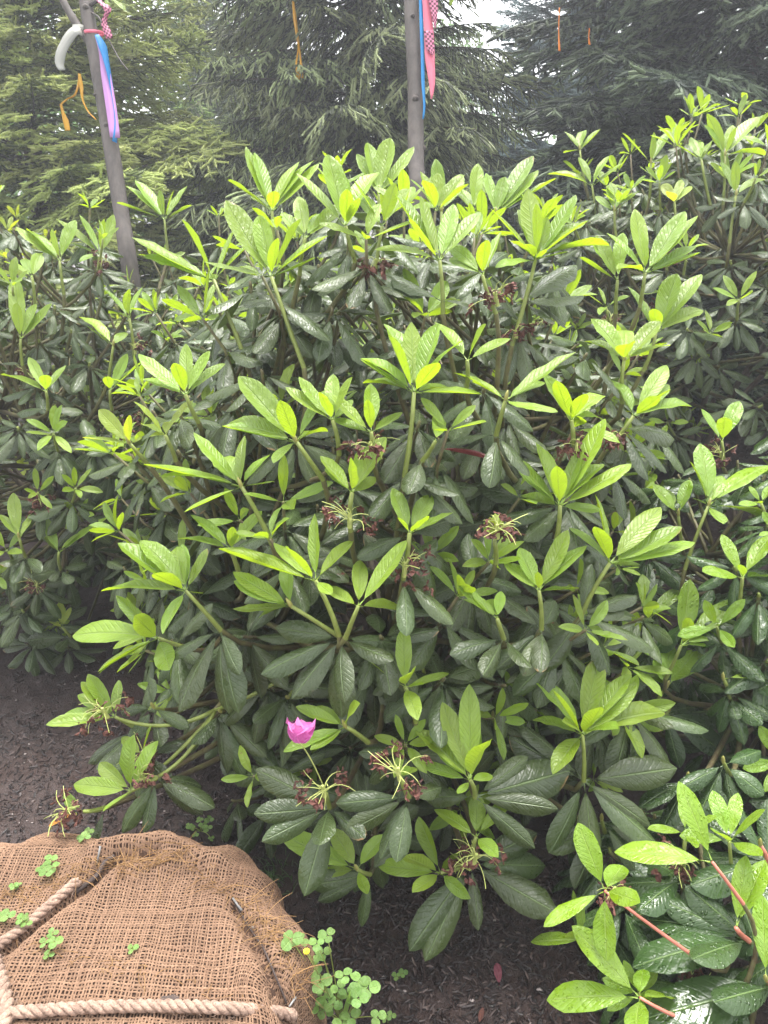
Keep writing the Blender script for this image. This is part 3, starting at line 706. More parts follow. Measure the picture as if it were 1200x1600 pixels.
# --- right, wet, near
E = Bush('rain-beaded rhododendron bush squeezed between the big bush and the tall one', (1.08, 1.78, .42), (.46, .62, .56), (1.1, 1.75), 35, newk='wnew', oldk='wold', Lnew=.115, Lold=.125)
E.branches(8, .012); H = E.hand
H((1107, 790), (1070, 890), [(1100, 687, b), (1085, 718), (1200, 712), (1203, 795), (1128, 740, b), (1085, 777), (1130, 817, f)])
H((1060, 805), (1065, 850), [(1037, 760), (1077, 750, b), (1022, 757)])
H((1160, 903), (1155, 950), [(1130, 833), (1205, 827), (1160, 880, f), (1210, 890), (1102, 887, f)])
H((1128, 690), (1130, 730), [(1133, 652, f), (1155, 627, b), (1097, 640)], truss=1, depth=1.9)
H((1042, 1073), (1020, 1110), [(1046, 1000), (1086, 1016, f), (1105, 1010), (1013, 1049), (1024, 1031)], Ln=.10)
H((1064, 1009), (1040, 1060), [(1079, 906, b), (1163, 926), (1152, 965), (1083, 963, f), (1156, 994)], Ln=.12)
H((1013, 969), (1010, 1010), [(1006, 895, b), (1064, 914), (1013, 947, f)])
H((1045, 1110), (1030, 1140), [], [(1174, 1108), (1145, 1178), (1112, 1130), (1092, 1097), (1061, 1200)], oc=(1040, 1115))
H((1130, 1060), (1140, 1090), [(1210, 1053)], [(1190, 1130), (1150, 1120)], truss=0)
H((1130, 1190), (1140, 1210), [], [(1060, 1230), (1080, 1290), (1150, 1290), (1195, 1240), (1190, 1170)], depth=1.48, oc=(1132, 1195))
H((1075, 1215), (1080, 1235), [], [(1000, 1250), (1030, 1300), (1090, 1310), (1140, 1260)], depth=1.50, oc=(1076, 1220))
E.auto(100, 30, pnew=.4, rmin=.80, ptruss=.05)
E.auto(40, 0, pnew=0., rmin=.45, rmax=.75)
E.close()

# --- bottom right, pink stems
Fb = Bush('low rhododendron with pink stems and broad wet leaves sprawling over mulch', (.78, 1.04, .10), (.44, .36, .27), (.80, 1.10), 45, newk='wnew', oldk='wold', Lnew=.125, Lold=.145, stemmat='stem_pink')
Fb.branches(6, .010); H = Fb.hand
H((1113, 1347), (1161, 1412), [(1064, 1221, b), (960, 1323)], depth=1.17, rad=.0028)
H((945, 1392), (1091, 1499), [(972, 1352, b), (947, 1500, f), (848, 1440), (991, 1403, f), (904, 1288, b)], depth=1.20, rad=.0028, Ln=.11)
H((1000, 1559), (1060, 1590), [(850, 1552), (896, 1448), (1003, 1509, b), (1051, 1549), (990, 1605, f)], depth=1.17, rad=.0028, Ln=.11)
H((1150, 1450), (1170, 1470), [(1164, 1336), (1195, 1340, b)], [(1032, 1403), (993, 1488), (1085, 1490), (1077, 1381), (1140, 1424), (989, 1416)], depth=1.25)
H((1197, 1531), (1215, 1540), [(1190, 1400, b)], [(1083, 1597), (1016, 1581), (1120, 1560)], depth=1.2)
H((1188, 1320), (1200, 1350), [], [(1115, 1290), (1100, 1330), (1150, 1240), (1080, 1370), (1200, 1250)], depth=1.32)
Fb.auto(34, 20, pnew=.15, rmin=.7, rmax=.95, zmin=-.2)
Fb.close()

# --- behind
G = Bush('rhododendron bush half hidden behind the big one, before the checkered-ribbon tree', (.42, 3.05, .66), (.85, .55, .78), (.4, 3.05), 55, Lnew=.105, Lold=.12)
G.branches(6); G.auto(120, 25, pnew=.55, rmin=.85, back=.2); G.close()
C1 = Bush('rhododendron bush at the foot of the leaning forked tree', (-.62, 3.25, .62), (.62, .5, .74), (-.6, 3.25), 65, Lnew=.10, Lold=.115)
C1.branches(6); C1.auto(100, 20, pnew=.6, rmin=.85, back=.2); C1.close()
C2 = Bush('yellow-green rhododendron bush below the fresh green spruce', (-1.95, 3.75, .62), (.75, .55, .80), (-1.95, 3.75), 75, newk='newy', Lnew=.10, Lold=.115)
C2.branches(6); C2.auto(100, 20, pnew=.8, rmin=.85, back=.2); C2.close()

# --- the one pink flower, still open on the spent truss
def flower():
    sh, so, C, ax = flower_site
    base = at(468, 1160, (C - CAM) @ FWD - .075); mb = MB(); r = np.random.default_rng(4)
    ped = obj('flower_stalk', None, sh)
    bpy.data.objects.remove(ped)
    for k in range(5):
        a = 2 * math.pi * k / 5 + .3; e = np.array((math.cos(a), math.sin(a) * .9, 0)); sd = np.array((-math.sin(a), math.cos(a), 0)); VV, UV, FF = [], [], []
        for i, t in enumerate(np.linspace(0, 1, 6)):
            w = .0125 * (.25 + math.sin(math.pi * min(1, .12 + t * .8)) * 1.0) * (1 if t < .95 else .55)
            for j, u in enumerate((-1, -.5, 0, .5, 1)):
                rad = .003 + .017 * t ** 1.35; h = .032 * t - .007 * t * t
                p = e * rad + sd * w * u + np.array((0, 0, h + .004 * math.sin(7 * u + 5 * t + k) * t - .004 * u * u * t)) - e * .004 * u * u
                VV.append(p); UV.append((u * .3 + k, t))
        for i in range(5):
            for j in range(4): FF.append((i * 5 + j, i * 5 + j + 1, i * 5 + j + 6, i * 5 + j + 5))
        mb.add(VV, FF, 0, UV)
    for k in range(0):
        a = k * 1.05; mb.tube(bez((0, 0, 0), (.002 * math.cos(a), .002 * math.sin(a), .02), (.006 * math.cos(a), .006 * math.sin(a), .032), 4), .0005, 3, 0)
    m = Vector(nrm((.12, .42, .9))).to_track_quat('Z', 'Y').to_matrix().to_4x4(); m.translation = Vector(base - so); m = m @ Matrix.Scale(1.35, 4)
    fo = obj('flower', mb.mesh('flower', [M['petal']]), sh, mat=m)
    mb = MB(); mb.tube(bez(C - so, (C + base) / 2 - so + ax * .03, base - so, 8), .0011, 5); obj('flower_stalk', mb.mesh('flower_stalk', [M['pedicel']]), sh)
flower()

# ------------------------------------------------------------------ burlap root ball
BC = np.array((-.50, .78)); BTOP = .335
def flat(px, py, z=.335):
    d = ray(px, py); p = CAM + d * ((z - CAM_H) / d[2]); return p[0], p[1]
GRO = [[flat(*q) for q in ((-20, 1505), (60, 1435), (125, 1390), (180, 1345), (240, 1332))], [flat(*q) for q in ((366, 1412), (392, 1455), (412, 1490), (450, 1570))]]
def seg_dist(x, y, poly):
    dmin = np.full(x.shape, 9.)
    for (ax_, ay), (bx_, by) in zip(poly[:-1], poly[1:]):
        dx, dy = bx_ - ax_, by - ay; t = np.clip(((x - ax_) * dx + (y - ay) * dy) / (dx * dx + dy * dy), 0, 1)
        dmin = np.minimum(dmin, np.hypot(x - ax_ - t * dx, y - ay - t * dy))
    return dmin
def fold_noise(x, y, s, seed):
    return np.array([noise.noise(Vector((a * s + seed, b_ * s, seed * 1.7))) for a, b_ in zip(x.ravel(), y.ravel())]).reshape(x.shape)
def drape(S, T):
    """cloth coordinates (metres on the cloth, measured from the middle of the top) to the ball's surface"""
    th = np.arctan2(T, S); r = np.hypot(S, T)
    se = (np.abs(np.cos(th)) ** 3.2 + np.abs(np.sin(th)) ** 3.2) ** (-1 / 3.2)
    lim = .255 * se * (1 + .035 * np.sin(3 * th + 1) + .025 * np.sin(7 * th))
    q = .11; over = np.maximum(0, r - lim); ang = np.minimum(over / q, math.pi * .5); down = np.maximum(0, over - q * math.pi * .5)
    rho = np.minimum(r, lim) + q * np.sin(ang) + down * .10
    z = BTOP - q * (1 - np.cos(ang)) - down
    x, y = BC[0] + rho * np.cos(th), BC[1] + rho * np.sin(th)
    edge = np.clip(over / .06, 0, 1)
    z = z + .016 * fold_noise(x, y, 7., 3.1) + .007 * fold_noise(x, y, 18., 8.2) + .0035 * fold_noise(x + .4 * y, y, 42., 5.5)
    fn = fold_noise(np.cos(th) * 1.0, np.sin(th) * 1.0, 5.5, 1.3) * edge
    x, y = x + fn * .030 * np.cos(th), y + fn * .030 * np.sin(th)
    for g in GRO:
        d = seg_dist(x, y, g); z = z - .020 * np.exp(-(d / .010) ** 2) + .010 * np.exp(-((d - .035) / .022) ** 2)
    d = seg_dist(x, y, [flat(*q) for q in ((150, 1335), (250, 1318), (340, 1345))]); z = z + .020 * np.exp(-(d / .02) ** 2)
    return np.stack([x, y, np.maximum(z, .0)], -1)
ball = obj('burlap_root_ball', None, loc=(BC[0], BC[1], 0)); BO = np.array((BC[0], BC[1], 0))
tag(ball, 'brown burlap-wrapped root ball bound with jute rope', 'root ball')
g = np.arange(-.66, .661, .012); Sg, Tg = np.meshgrid(g, g); P = drape(Sg, Tg); n_ = len(g)
I = (np.arange(n_ - 1)[None, :] + (np.arange(n_ - 1) * n_)[:, None]).ravel(); Pv = P.reshape(-1, 3) - np.array((0, 0, .0035)) - BO
obj('backing', fast_mesh('backing', Pv, np.stack([I, I + 1, I + 1 + n_, I + n_], 1), [M['burlap_in']], np.zeros(len(I)), Pv[:, :2], np.full(len(Pv), .5)), ball)
def weave():
    step = .0052; r = np.random.default_rng(12); Vs, Fs, As, off = [], [], [], 0
    ext_lo, ext_hi = -.56, .56
    lines = np.arange(ext_lo, ext_hi, step); run = np.arange(ext_lo, ext_hi, step * .98)
    for d_ in (0, 1):
        nl, nr = len(lines), len(run)
        base = lines[:, None] + r.normal(0, step * .05, (nl, 1)); rr = np.broadcast_to(run[None, :], (nl, nr))
        wob = np.cumsum(r.normal(0, step * .022, (nl, nr)), axis=1); wob -= np.linspace(0, 1, nr)[None, :] * wob[:, -1:]
        wob += .006 * np.sin(rr * 9 + d_ * 2 + lines[:, None] * 4)
        lo = base + wob
        hw = (step * .26) * r.uniform(.82, 1.22, (nl, 1)) * r.uniform(.85, 1.15, (nl, nr))
        up = .0008 * np.where((np.arange(nl)[:, None] + np.arange(nr)[None, :] + d_) % 2 == 0, 1, -1)
        cols = []
        for k, (sx, hz) in enumerate(((-1, -.0007), (0, .0010), (1, -.0007))):
            S_, T_ = (rr, lo + sx * hw) if d_ == 0 else (lo + sx * hw, rr)
            p = drape(S_, T_); p[..., 2] += up + hz; cols.append(p)
        # outward push on the steep sides
        V = np.stack(cols, 2).reshape(-1, 3) - BO
        idx = (np.arange(nl)[:, None] * nr + np.arange(nr)[None, :]) * 3
        keep = (cols[1][:, :-1, 2] > .03) & (cols[1][:, :-1, 1] > .56) & (cols[1][:, :-1, 0] > -.86)
        a0 = idx[:, :-1][keep]; a1 = idx[:, 1:][keep]
        for k in (0, 1): Fs.append(np.stack([a0 + k, a0 + k + 1, a1 + k + 1, a1 + k], 1) + off)
        Vs.append(V); As.append(np.repeat((r.uniform(0, 1, (nl, 1)) * .6 + r.uniform(0, 1, (nl, nr)) * .4).ravel(), 3)); off += len(V)
    V = np.concatenate(Vs); F = np.concatenate(Fs)
    return fast_mesh('weave', V, F, [M['burlap']], np.zeros(len(F)), V[:, :2], np.concatenate(As))
tag(obj('weave', weave(), ball), kind='stuff')
def rope_mesh(pts, rad, turns_per_m=22, n=120, strands=3):
    P = spline(pts, n); n = len(P); T = np.gradient(P, axis=0); T /= np.linalg.norm(T, axis=1, keepdims=True)
    L = np.concatenate([[0], np.cumsum(np.linalg.norm(np.diff(P, axis=0), axis=1))]); mb = MB()
    u = np.cross(T, (0, 0, 1.)); u /= np.linalg.norm(u, axis=1, keepdims=True); w = np.cross(T, u)
    for k in range(strands):
        ph = 2 * math.pi * (k / strands + L * turns_per_m)
        Q = P + (u * np.cos(ph)[:, None] + w * np.sin(ph)[:, None]) * rad * .52
        mb.tube(Q, rad * .56 * (1 + .08 * np.sin(L * 300 + k)), 7, 0)
    r = np.random.default_rng(9)
    for i in range(130):
        j = r.integers(2, n - 2); a = r.uniform(0, 6.28); d = nrm(u[j] * math.cos(a) + w[j] * math.sin(a)); p = P[j] + d * rad * .9
        e = p + d * r.uniform(.002, .009) + T[j] * r.normal(0, .010)
        mb.tube(bez(p, (p + e) / 2 + d * .003, e, 3), .00025, 3, 0, cap=False)
    return mb.mesh('rope', [M['rope']])
def on_ball(px, py, lift=.0):
    """point of the ball's top under a pixel"""
    d = ray(px, py); best = None
    for zz in np.linspace(.45, .02, 90):
        t = (zz - CAM_H) / d[2]; p = CAM + d * t
        k = PG @ np.array(0) if False else None
        j = np.argmin(np.hypot(PF[:, 0] - p[0], PF[:, 1] - p[1]))
        if PF[j, 2] >= zz - .004: return np.array((p[0], p[1], PF[j, 2] + lift))
    return p
PF = P.reshape(-1, 3)
rp = [on_ball(x, y, .010) for x, y in ((-40, 1590), (30, 1588), (140, 1582), (260, 1578), (360, 1580), (446, 1588), (458, 1594))]
obj('rope', rope_mesh([q - BO for q in rp], .0085, 24, 240), ball)
rp = [on_ball(x, y, .008) for x, y in ((-60, 1560), (-10, 1500), (40, 1450), (85, 1412), (125, 1390))]
obj('rope', rope_mesh([q - BO for q in rp], .0085, 26, 150), ball)
rp = [on_ball(x, y, .010) for x, y in ((-10, 1500), (5, 1545), (12, 1590), (-5, 1630))]
obj('rope', rope_mesh([q - BO for q in rp], .010, 24, 100), ball)
mb = MB(); mb.tube(spline([on_ball(x, y, .003) - BO for x, y in ((118, 1396), (150, 1372), (165, 1354), (180, 1343))], 16), .0042, 6); obj('twine', mb.mesh('twine', [M['twine']]), ball)
mb = MB(); mb.tube(spline([on_ball(x, y, .002) - BO for x, y in ((366, 1412), (392, 1455), (412, 1490), (430, 1530), (448, 1568))], 24), .0016, 5); obj('twine', mb.mesh('twine', [M['twine']]), ball)
for (x, y, x2, y2) in ((364, 1408, 378, 1426), (394, 1446, 396, 1452), (452, 1578, 462, 1562), (152, 1352, 160, 1340)):
    p, q = on_ball(x, y, .004) - BO, on_ball(x2, y2, .007) - BO; mb = MB(); mb.tube([p, (p + q) / 2, q], [.0016, .0018, .0022], 6); obj('pin', mb.mesh('pin', [M['pin']]), ball)
def fray():
    r = np.random.default_rng(21); mb = MB()
    for (x0, y0, x1, y1, k, ln) in ((185, 1350, 290, 1335, 130, 26), (90, 1385, 160, 1345, 60, 22), (0, 1400, 90, 1385, 50, 20), (370, 1410, 440, 1470, 90, 26), (440, 1480, 475, 1560, 60, 24), (300, 1350, 370, 1400, 40, 20), (20, 1470, 420, 1570, 40, 14)):
        for i in range(k):
            t = r.random(); x, y = x0 + (x1 - x0) * t + r.normal(0, 9), y0 + (y1 - y0) * t + r.normal(0, 7)
            p = on_ball(x, y, .001); a = r.uniform(0, 6.28); L = abs(r.normal(0, 1)) * ln * .0011 + .008
            e = p + np.array((math.cos(a) * L, math.sin(a) * L, r.uniform(-.003, .006))); m_ = (p + e) / 2 + np.array((r.normal(0, .004), r.normal(0, .004), .003 + .25 * L * r.random()))
            mb.tube(bez(p, m_, e, 5) - BO, np.linspace(.0006, .0003, 5), 3, 0, cap=False, a=r.random())
    return mb.mesh('frayed_fibres', [M['fray']])
tag(obj('frayed_fibres', fray(), ball), kind='stuff')
# dark stain patch, a scrap of soil on the cloth
mb = MB(); p = on_ball(265, 1562, .004) - BO; r_ = np.random.default_rng(2); VV = [p] + [p + np.array((math.cos(a) * .016 * r_.uniform(.7, 1.2), math.sin(a) * .007 * r_.uniform(.7, 1.3), -.002)) for a in np.linspace(0, 6.28, 11)[:-1]]
mb.add([v + np.array((0, 0, .0025 if i == 0 else 0)) for i, v in enumerate(VV)], [(0, 1 + k, 1 + (k + 1) % 10) for k in range(10)]); obj('dark_patch', mb.mesh('dark_patch', [M['twine']]), ball)

# ------------------------------------------------------------------ weeds
def leaflet_mesh(sd, heart=.0):
    mb = MB(); V, UV = [(0, 0, 0)], [(.5, 0)]; n = 10
    for k in range(n + 1):
        a = -math.pi * .5 + 2 * math.pi * (k + .5) / (n + 1); x, y = math.cos(a) * .46, .55 + math.sin(a) * .47
        y -= heart * math.exp(-(x / .14) ** 2) * (1 if y > .6 else 0); V.append((x, y, .14 * abs(x) - .10 * y * y)); UV.append((x + .5, y))
    V.append((0, .5, -.02)); UV.append((.5, .5)); c = len(V) - 1
    ring = list(range(1, n + 2)); F = [(c, ring[k], ring[(k + 1) % len(ring)]) for k in range(len(ring))]
    mb.add(V, F, 0, UV); return mb.mesh('leaflet', [M['clover']])
LFT = [leaflet_mesh(1, .10), leaflet_mesh(2, .0)]
def sprig(name, label, base, leaves, L, group=None, cat='weed', yellow=None, extra=None):
    """a small weed: stems to each leaf and three rounded leaflets on each"""
    r = random.Random(len(label) + int(base[0] * 999)); base = np.asarray(base); root = obj(name, None, loc=base); tag(root, label, cat, group)
    mb = MB()
    for tip, sz in leaves:
        tip = np.asarray(tip); mid = (base + tip) / 2 + np.array((r.gauss(0, .004), r.gauss(0, .004), .012))
        mb.tube(bez(np.zeros(3), mid - base, tip - base, 5), [.0012, .0011, .001, .0009, .0007], 4)
        ph = r.uniform(0, 6.28); up = nrm((r.gauss(0, .25), -.25 + r.gauss(0, .2), 1.))
        for k in range(3):
            a = ph + k * 2.1 + r.uniform(-.15, .15); d = nrm(np.array((math.cos(a), math.sin(a), .15)) - up * 0); lm = leaf_matrix(tip - base, d, up, L * sz * r.uniform(.85, 1.1))
            obj('leaflet', r.choice(LFT), root, mat=Matrix(lm.tolist()))
    obj('stem', mb.mesh('stem', [M['stem_new']]), root)
    if yellow is not None:
        mb = MB(); p = np.asarray(yellow) - base
        for k in range(9):
            a = k * .7; mb.tube([p, p + np.array((math.cos(a) * .0035, math.sin(a) * .0035, .003)), p + np.array((math.cos(a) * .005, math.sin(a) * .005, .005))], [.0012, .002, .0006], 4)
        obj('yellow_flower', mb.mesh('yellow_flower', [simple('yellow_bloom', (.8, .62, .02), .5)]), root)
        mb = MB(); mb.tube(bez(np.zeros(3), p * .5 + np.array((0, 0, .012)), p, 5), .0009, 4); obj('flower_stalk', mb.mesh('flower_stalk', [M['stem_new']]), root)
    if extra is not None:
        mb = MB(); q = np.asarray(extra) - base; side = np.array((.0045, 0, 0)); VV = []
        for t in np.linspace(0, 1, 7): VV += [q * t + side * -(1 - t ** 3), q * t + np.array((0, 0, -.001)), q * t + side * (1 - t ** 3)]
        mb.add(VV, [(i * 3 + j, i * 3 + j + 1, i * 3 + j + 4, i * 3 + j + 3) for i in range(6) for j in (0, 1)]); obj('blade', mb.mesh('blade', [M['clover']]), root)
    return root
big = [(495, 1475), (512, 1462), (488, 1510), (500, 1535), (505, 1490), (538, 1525), (545, 1555), (505, 1555), (530, 1545), (520, 1570), (560, 1560), (575, 1545), (508, 1582), (535, 1595), (495, 1570), (455, 1468), (470, 1470), (590, 1590), (548, 1590), (560, 1535)]
bb = at(535, 1600, 1.27)
sprig('clover_plant', 'bushy bright green clover with one yellow bloom at the burlap ball side', bb, [(at(x, y, 1.19 + .05 * ((i * 7) % 5) / 5), .8 + .1 * (i % 4)) for i, (x, y) in enumerate(big)], .0185, yellow=at(479, 1489, 1.18), extra=at(548, 1545, 1.17))
def on_cloth(name, label, pts, L, lift=.006):
    P3 = [on_ball(x, y, lift) for x, y in pts]; c = np.mean(P3, axis=0); c[2] -= lift + .002
    sprig(name, label, c, [(p + np.array((0, 0, .006 * (i % 3))), .8 + .15 * (i % 3)) for i, p in enumerate(P3)], L)
on_cloth('weed_sprig', 'largest round-leaved weed sprig on the burlap edge beside dark soil', [(295, 1290), (312, 1284), (325, 1300), (305, 1304), (318, 1292), (328, 1286), (330, 1310), (300, 1297)], .0125)
on_cloth('weed_sprig', 'weed sprig with a cluster of round leaves on open burlap', [(82, 1472), (72, 1482), (88, 1484), (76, 1494), (84, 1466)], .0115)
on_cloth('weed_sprig', 'tiny three-leaf seedling alone on open burlap', [(207, 1485)], .0125)
on_cloth('weed_sprig', 'weed sprig growing beside the dark twine knot on burlap', [(72, 1355), (84, 1362), (75, 1372), (66, 1360), (80, 1350)], .0135)
on_cloth('weed_sprig', 'weed sprig sprouting on the burlap fold under the dry orange leaf', [(128, 1312), (140, 1308), (135, 1318), (148, 1306)], .012)
on_cloth('weed_sprig', 'weed sprig touching the slanting rope on its open burlap side', [(40, 1442), (36, 1450), (44, 1452)], .011)
on_cloth('weed_sprig', 'weed sprig behind the slanting rope, toward the burlap flap', [(8, 1434), (2, 1440), (14, 1440)], .012)
on_cloth('weed_sprig', 'single pale weed tuft on the burlap flap beyond the rope', [(28, 1386), (22, 1392)], .010)
for (x, y), lb in (((65, 1328), 'small weed seedling rooted in mulch near the burlap flap'), ((625, 1528), 'tiny two-tone seedling in the bare dark soil'), ((606, 1590), 'pale round seedling in soil beside the bushy clover')):
    d = ray(x, y); p = CAM + d * ((.01 - CAM_H) / d[2]); p[2] = gz(p[0], p[1])
    sprig('weed_seedling', lb, p, [(p + np.array((.006, .004, .014)), 1.), (p + np.array((-.007, 0, .012)), .9)], .011)
def grass():
    r = np.random.default_rng(5); mb = MB()
    for i in range(70):
        d = ray(430 + r.normal(0, 14), 1370 + r.normal(0, 16)); p = CAM + d * ((.0 - CAM_H) / d[2]); p[2] = gz(p[0], p[1])
        e = p + np.array((r.normal(0, .02), r.normal(0, .015) - .01, r.uniform(.015, .045))); m_ = (p + e) / 2 + np.array((0, 0, .012))
        mb.tube(bez(p, m_, e, 4), [.0012, .0011, .0008, .0002], 3)
    return mb.mesh('grass_tuft', [M['grass']])
tag(obj('grass_tuft', grass()), 'sparse tuft of thin grass between burlap ball and big bush', 'grass', kind='stuff')

# fallen leaves, pebbles on the mulch
def ground_pt(x, y, lift=0.):
    d = ray(x, y); p = CAM + d * ((.01 - CAM_H) / d[2])
    for _ in range(4):
        p = CAM + d * ((gz(p[0], p[1]) + lift - CAM_H) / d[2])
    return p
for (x, y), (x2, y2), lb in (((780, 1540), (776, 1508), 'fallen rust-red leaf lying on open dark mulch'), ((748, 1600), (754, 1576), 'darker curled fallen leaf on mulch beside the pink-stemmed bush'), ((92, 1318), (84, 1338), 'curled rusty dead leaf on mulch beside the burlap flap')):
    p, q = ground_pt(x, y, .006), ground_pt(x2, y2, .010); L = np.linalg.norm(q - p) * 1.1
    o = obj('fallen_leaf', LEAF['dry'][1][0].copy(), mat=Matrix(leaf_matrix(p, q - p, (.1, -.2, 1), L, 1.5).tolist())); o.data.materials[0] = M['red' if '780' in str(x) else 'wither']; tag(o, lb, 'leaf')
def pebbles():
    r = np.random.default_rng(8); mb = MB()
    for i in range(120):
        x, y = r.uniform(0, 430), r.uniform(1000, 1400)
        if i > 80: x, y = r.uniform(480, 900), r.uniform(1150, 1600)
        p = ground_pt(x, y, .003); s_ = abs(r.normal(0, .0012)) + .0011; VV = []
        for j, t in enumerate((-.8, 0, .8)):
            for k in range(6):
                a = k * 1.047; w = math.cos(t * 1.1) * s_ * r.uniform(.7, 1.3); VV.append(p + np.array((math.cos(a) * w * 1.5, math.sin(a) * w, t * s_ * .6)))
        FF = [(j * 6 + k, j * 6 + (k + 1) % 6, (j + 1) * 6 + (k + 1) % 6, (j + 1) * 6 + k) for j in (0, 1) for k in range(6)] + [tuple(range(12, 18)), tuple(range(6))[::-1]]
        mb.add(VV, FF)
    return mb.mesh('pebbles', [M['pebble']])
tag(obj('pebbles', pebbles()), 'tiny pale pebbles strewn in the mulch', 'pebbles', kind='stuff')
# ------------------------------------------------------------------ young trees with ribbons
def tree_trunk(root, pts, rads, sides=14, name='trunk', sd=0, knots=()):
    P = spline(pts, 60); n = len(P); rr = np.interp(np.linspace(0, 1, n), np.linspace(0, 1, len(rads)), rads)
    r = np.random.default_rng(sd); rr = rr * (1 + .025 * np.sin(np.arange(n) * .9 + sd) + r.normal(0, .012, n)); b0 = np.array(root.location)
    mb = MB(); mb.tube(P - b0, rr, sides); o = obj(name, mb.mesh(name, [M['bark']]), root)
    for (px, py, d_, s_) in knots:
        p = at(px, py, d_) - b0; m2 = MB(); fw = nrm(CAM - at(px, py, d_))
        m2.tube([p - fw * .012, p, p + fw * .004, p + fw * .005], [s_ * 1.25, s_, s_ * .7, s_ * .15], 9); obj('knot', m2.mesh('knot', [M['knot']]), o, loc=(0, 0, 0))
    return o
def tree_leaves(root, pts, L, mat):
    r = random.Random(3); b0 = np.array(root.location)
    for p, d in pts: obj('leaf', LEAF['old' if mat == 'old' else 'new'][r.randrange(5)][0], root, mat=Matrix(leaf_matrix(np.asarray(p) - b0, d, (0, -.5, 1), L).tolist()))
D1 = 2.95
g0 = at(200, 380, D1); foot = np.array((g0[0] + .06, g0[1], gz(g0[0] + .06, g0[1]) - .05))
t1 = obj('young_tree', None, loc=foot); tag(t1, 'slender leaning forked tree trunk hung with blue and lilac ribbon', 'tree')
tree_trunk(t1, [foot, foot * .75 + .25 * at(203, 420, D1), foot * .5 + .5 * at(203, 420, D1), foot * .25 + .75 * at(203, 420, D1), at(203, 420, D1), at(190, 335, D1), at(172, 220, D1), at(155, 120, D1), at(143, 55, D1), at(132, -10, D1), at(122, -120, D1), at(112, -320, D1)], [.040, .038, .036, .034, .033, .0315, .030, .029, .028, .025, .019, .010], sd=1,
           knots=((166, 196, D1 - .027, .010), (149, 148, D1 - .022, .007), (134, 12, D1 - .025, .012)))
tree_trunk(t1, [at(148, 78, D1 + .005), at(136, 60, D1), at(118, 35, D1 - .01), at(98, 0, D1 - .02), at(72, -60, D1 - .02), at(40, -160, D1)], [.019, .0175, .016, .014, .012, .006], 10, 'limb', 2)
tree_trunk(t1, [at(133, 15, D1), at(148, 3, D1 - .02), at(170, -8, D1 - .04), at(220, -60, D1 - .05)], [.010, .008, .006, .003], 8, 'limb', 3)
tree_trunk(t1, [at(163, 50, D1 - .05), at(170, 62, D1 - .05), at(185, 90, D1 - .05), at(200, 110, D1 - .05)], [.003, .003, .0028, .002], 6, 'twig', 4)
tree_trunk(t1, [at(140, 18, D1 - .01), at(155, 28, D1 - .04), at(163, 50, D1 - .05)], [.004, .0035, .003], 6, 'twig', 5)
tree_leaves(t1, [(at(172, -5, D1 - .05), np.array((.6, -.2, -.5))), (at(185, -10, D1 - .05), np.array((.9, 0, -.3))), (at(165, -6, D1 - .05), np.array((.2, -.4, -.8)))], .085, 'new')
D2 = 2.80
g0 = at(652, 330, D2); foot2 = np.array((g0[0], g0[1], gz(g0[0], g0[1]) - .05))
t2 = obj('young_tree', None, loc=foot2); tag(t2, 'straight grey tree trunk hung with checkered pink and blue ribbons', 'tree')
tree_trunk(t2, [foot2, foot2 * .66 + .34 * at(652, 330, D2), foot2 * .33 + .67 * at(652, 330, D2), at(652, 330, D2), at(650, 240, D2), at(648, 120, D2), at(642, 0, D2), at(640, -130, D2), at(636, -330, D2)], [.037, .035, .034, .032, .031, .029, .028, .025, .016], sd=6,
           knots=((649, 155, D2 - .029, .012), (645, 25, D2 - .028, .008), (661, 232, D2 - .010, .010)))
tree_trunk(t2, [at(641, -40, D2), at(670, -60, D2 - .03), at(715, -40, D2 - .05), at(740, -60, D2 - .06)], [.011, .009, .006, .003], 8, 'limb', 7)
tree_leaves(t2, [(at(712, -38, D2 - .05), np.array((-.15, -.1, -.9))), (at(725, -48, D2 - .05), np.array((.5, -.1, -.5)))], .10, 'new')

def ribbon(name, label, segs, cat='ribbon', group=None):
    """segs: (part name, material, list of (px, py, depth), half width or list, roll list)"""
    p0 = at(*segs[0][2][0]); root = obj(name, None, loc=p0); tag(root, label, cat, group)
    for pn, mt, pts, hw, roll in segs:
        P = spline([at(*q) for q in pts], 22); n = len(P); T = np.gradient(P, axis=0); T /= np.linalg.norm(T, axis=1, keepdims=True)
        w = np.interp(np.linspace(0, 1, n), np.linspace(0, 1, len(hw)), hw); ro = np.interp(np.linspace(0, 1, n), np.linspace(0, 1, len(roll)), roll)
        L = np.concatenate([[0], np.cumsum(np.linalg.norm(np.diff(P, axis=0), axis=1))]); VV, UV, FF = [], [], []
        for i in range(n):
            s1 = nrm(np.cross(T[i], FWD)); s2 = np.cross(s1, T[i]); x = s1 * math.cos(ro[i]) + s2 * math.sin(ro[i]); nn = np.cross(x, T[i])
            for j, u in enumerate((-1, 0, 1)):
                VV.append(P[i] + x * w[i] * u + nn * (.04 * w[i] * (1 - u * u) + .0002 * math.sin(i * 1.3))); UV.append(((u + 1) / 2, L[i]))
        for i in range(n - 1):
            for j in (0, 1): FF.append((i * 3 + j, i * 3 + j + 1, i * 3 + j + 4, i * 3 + j + 3))
        mb = MB(); mb.add(np.array(VV) - p0, FF, 0, UV); o = obj(pn, mb.mesh(pn, [M[mt]]), root)
        md = o.modifiers.new('thickness', 'SOLIDIFY'); md.thickness = .0006
    return root
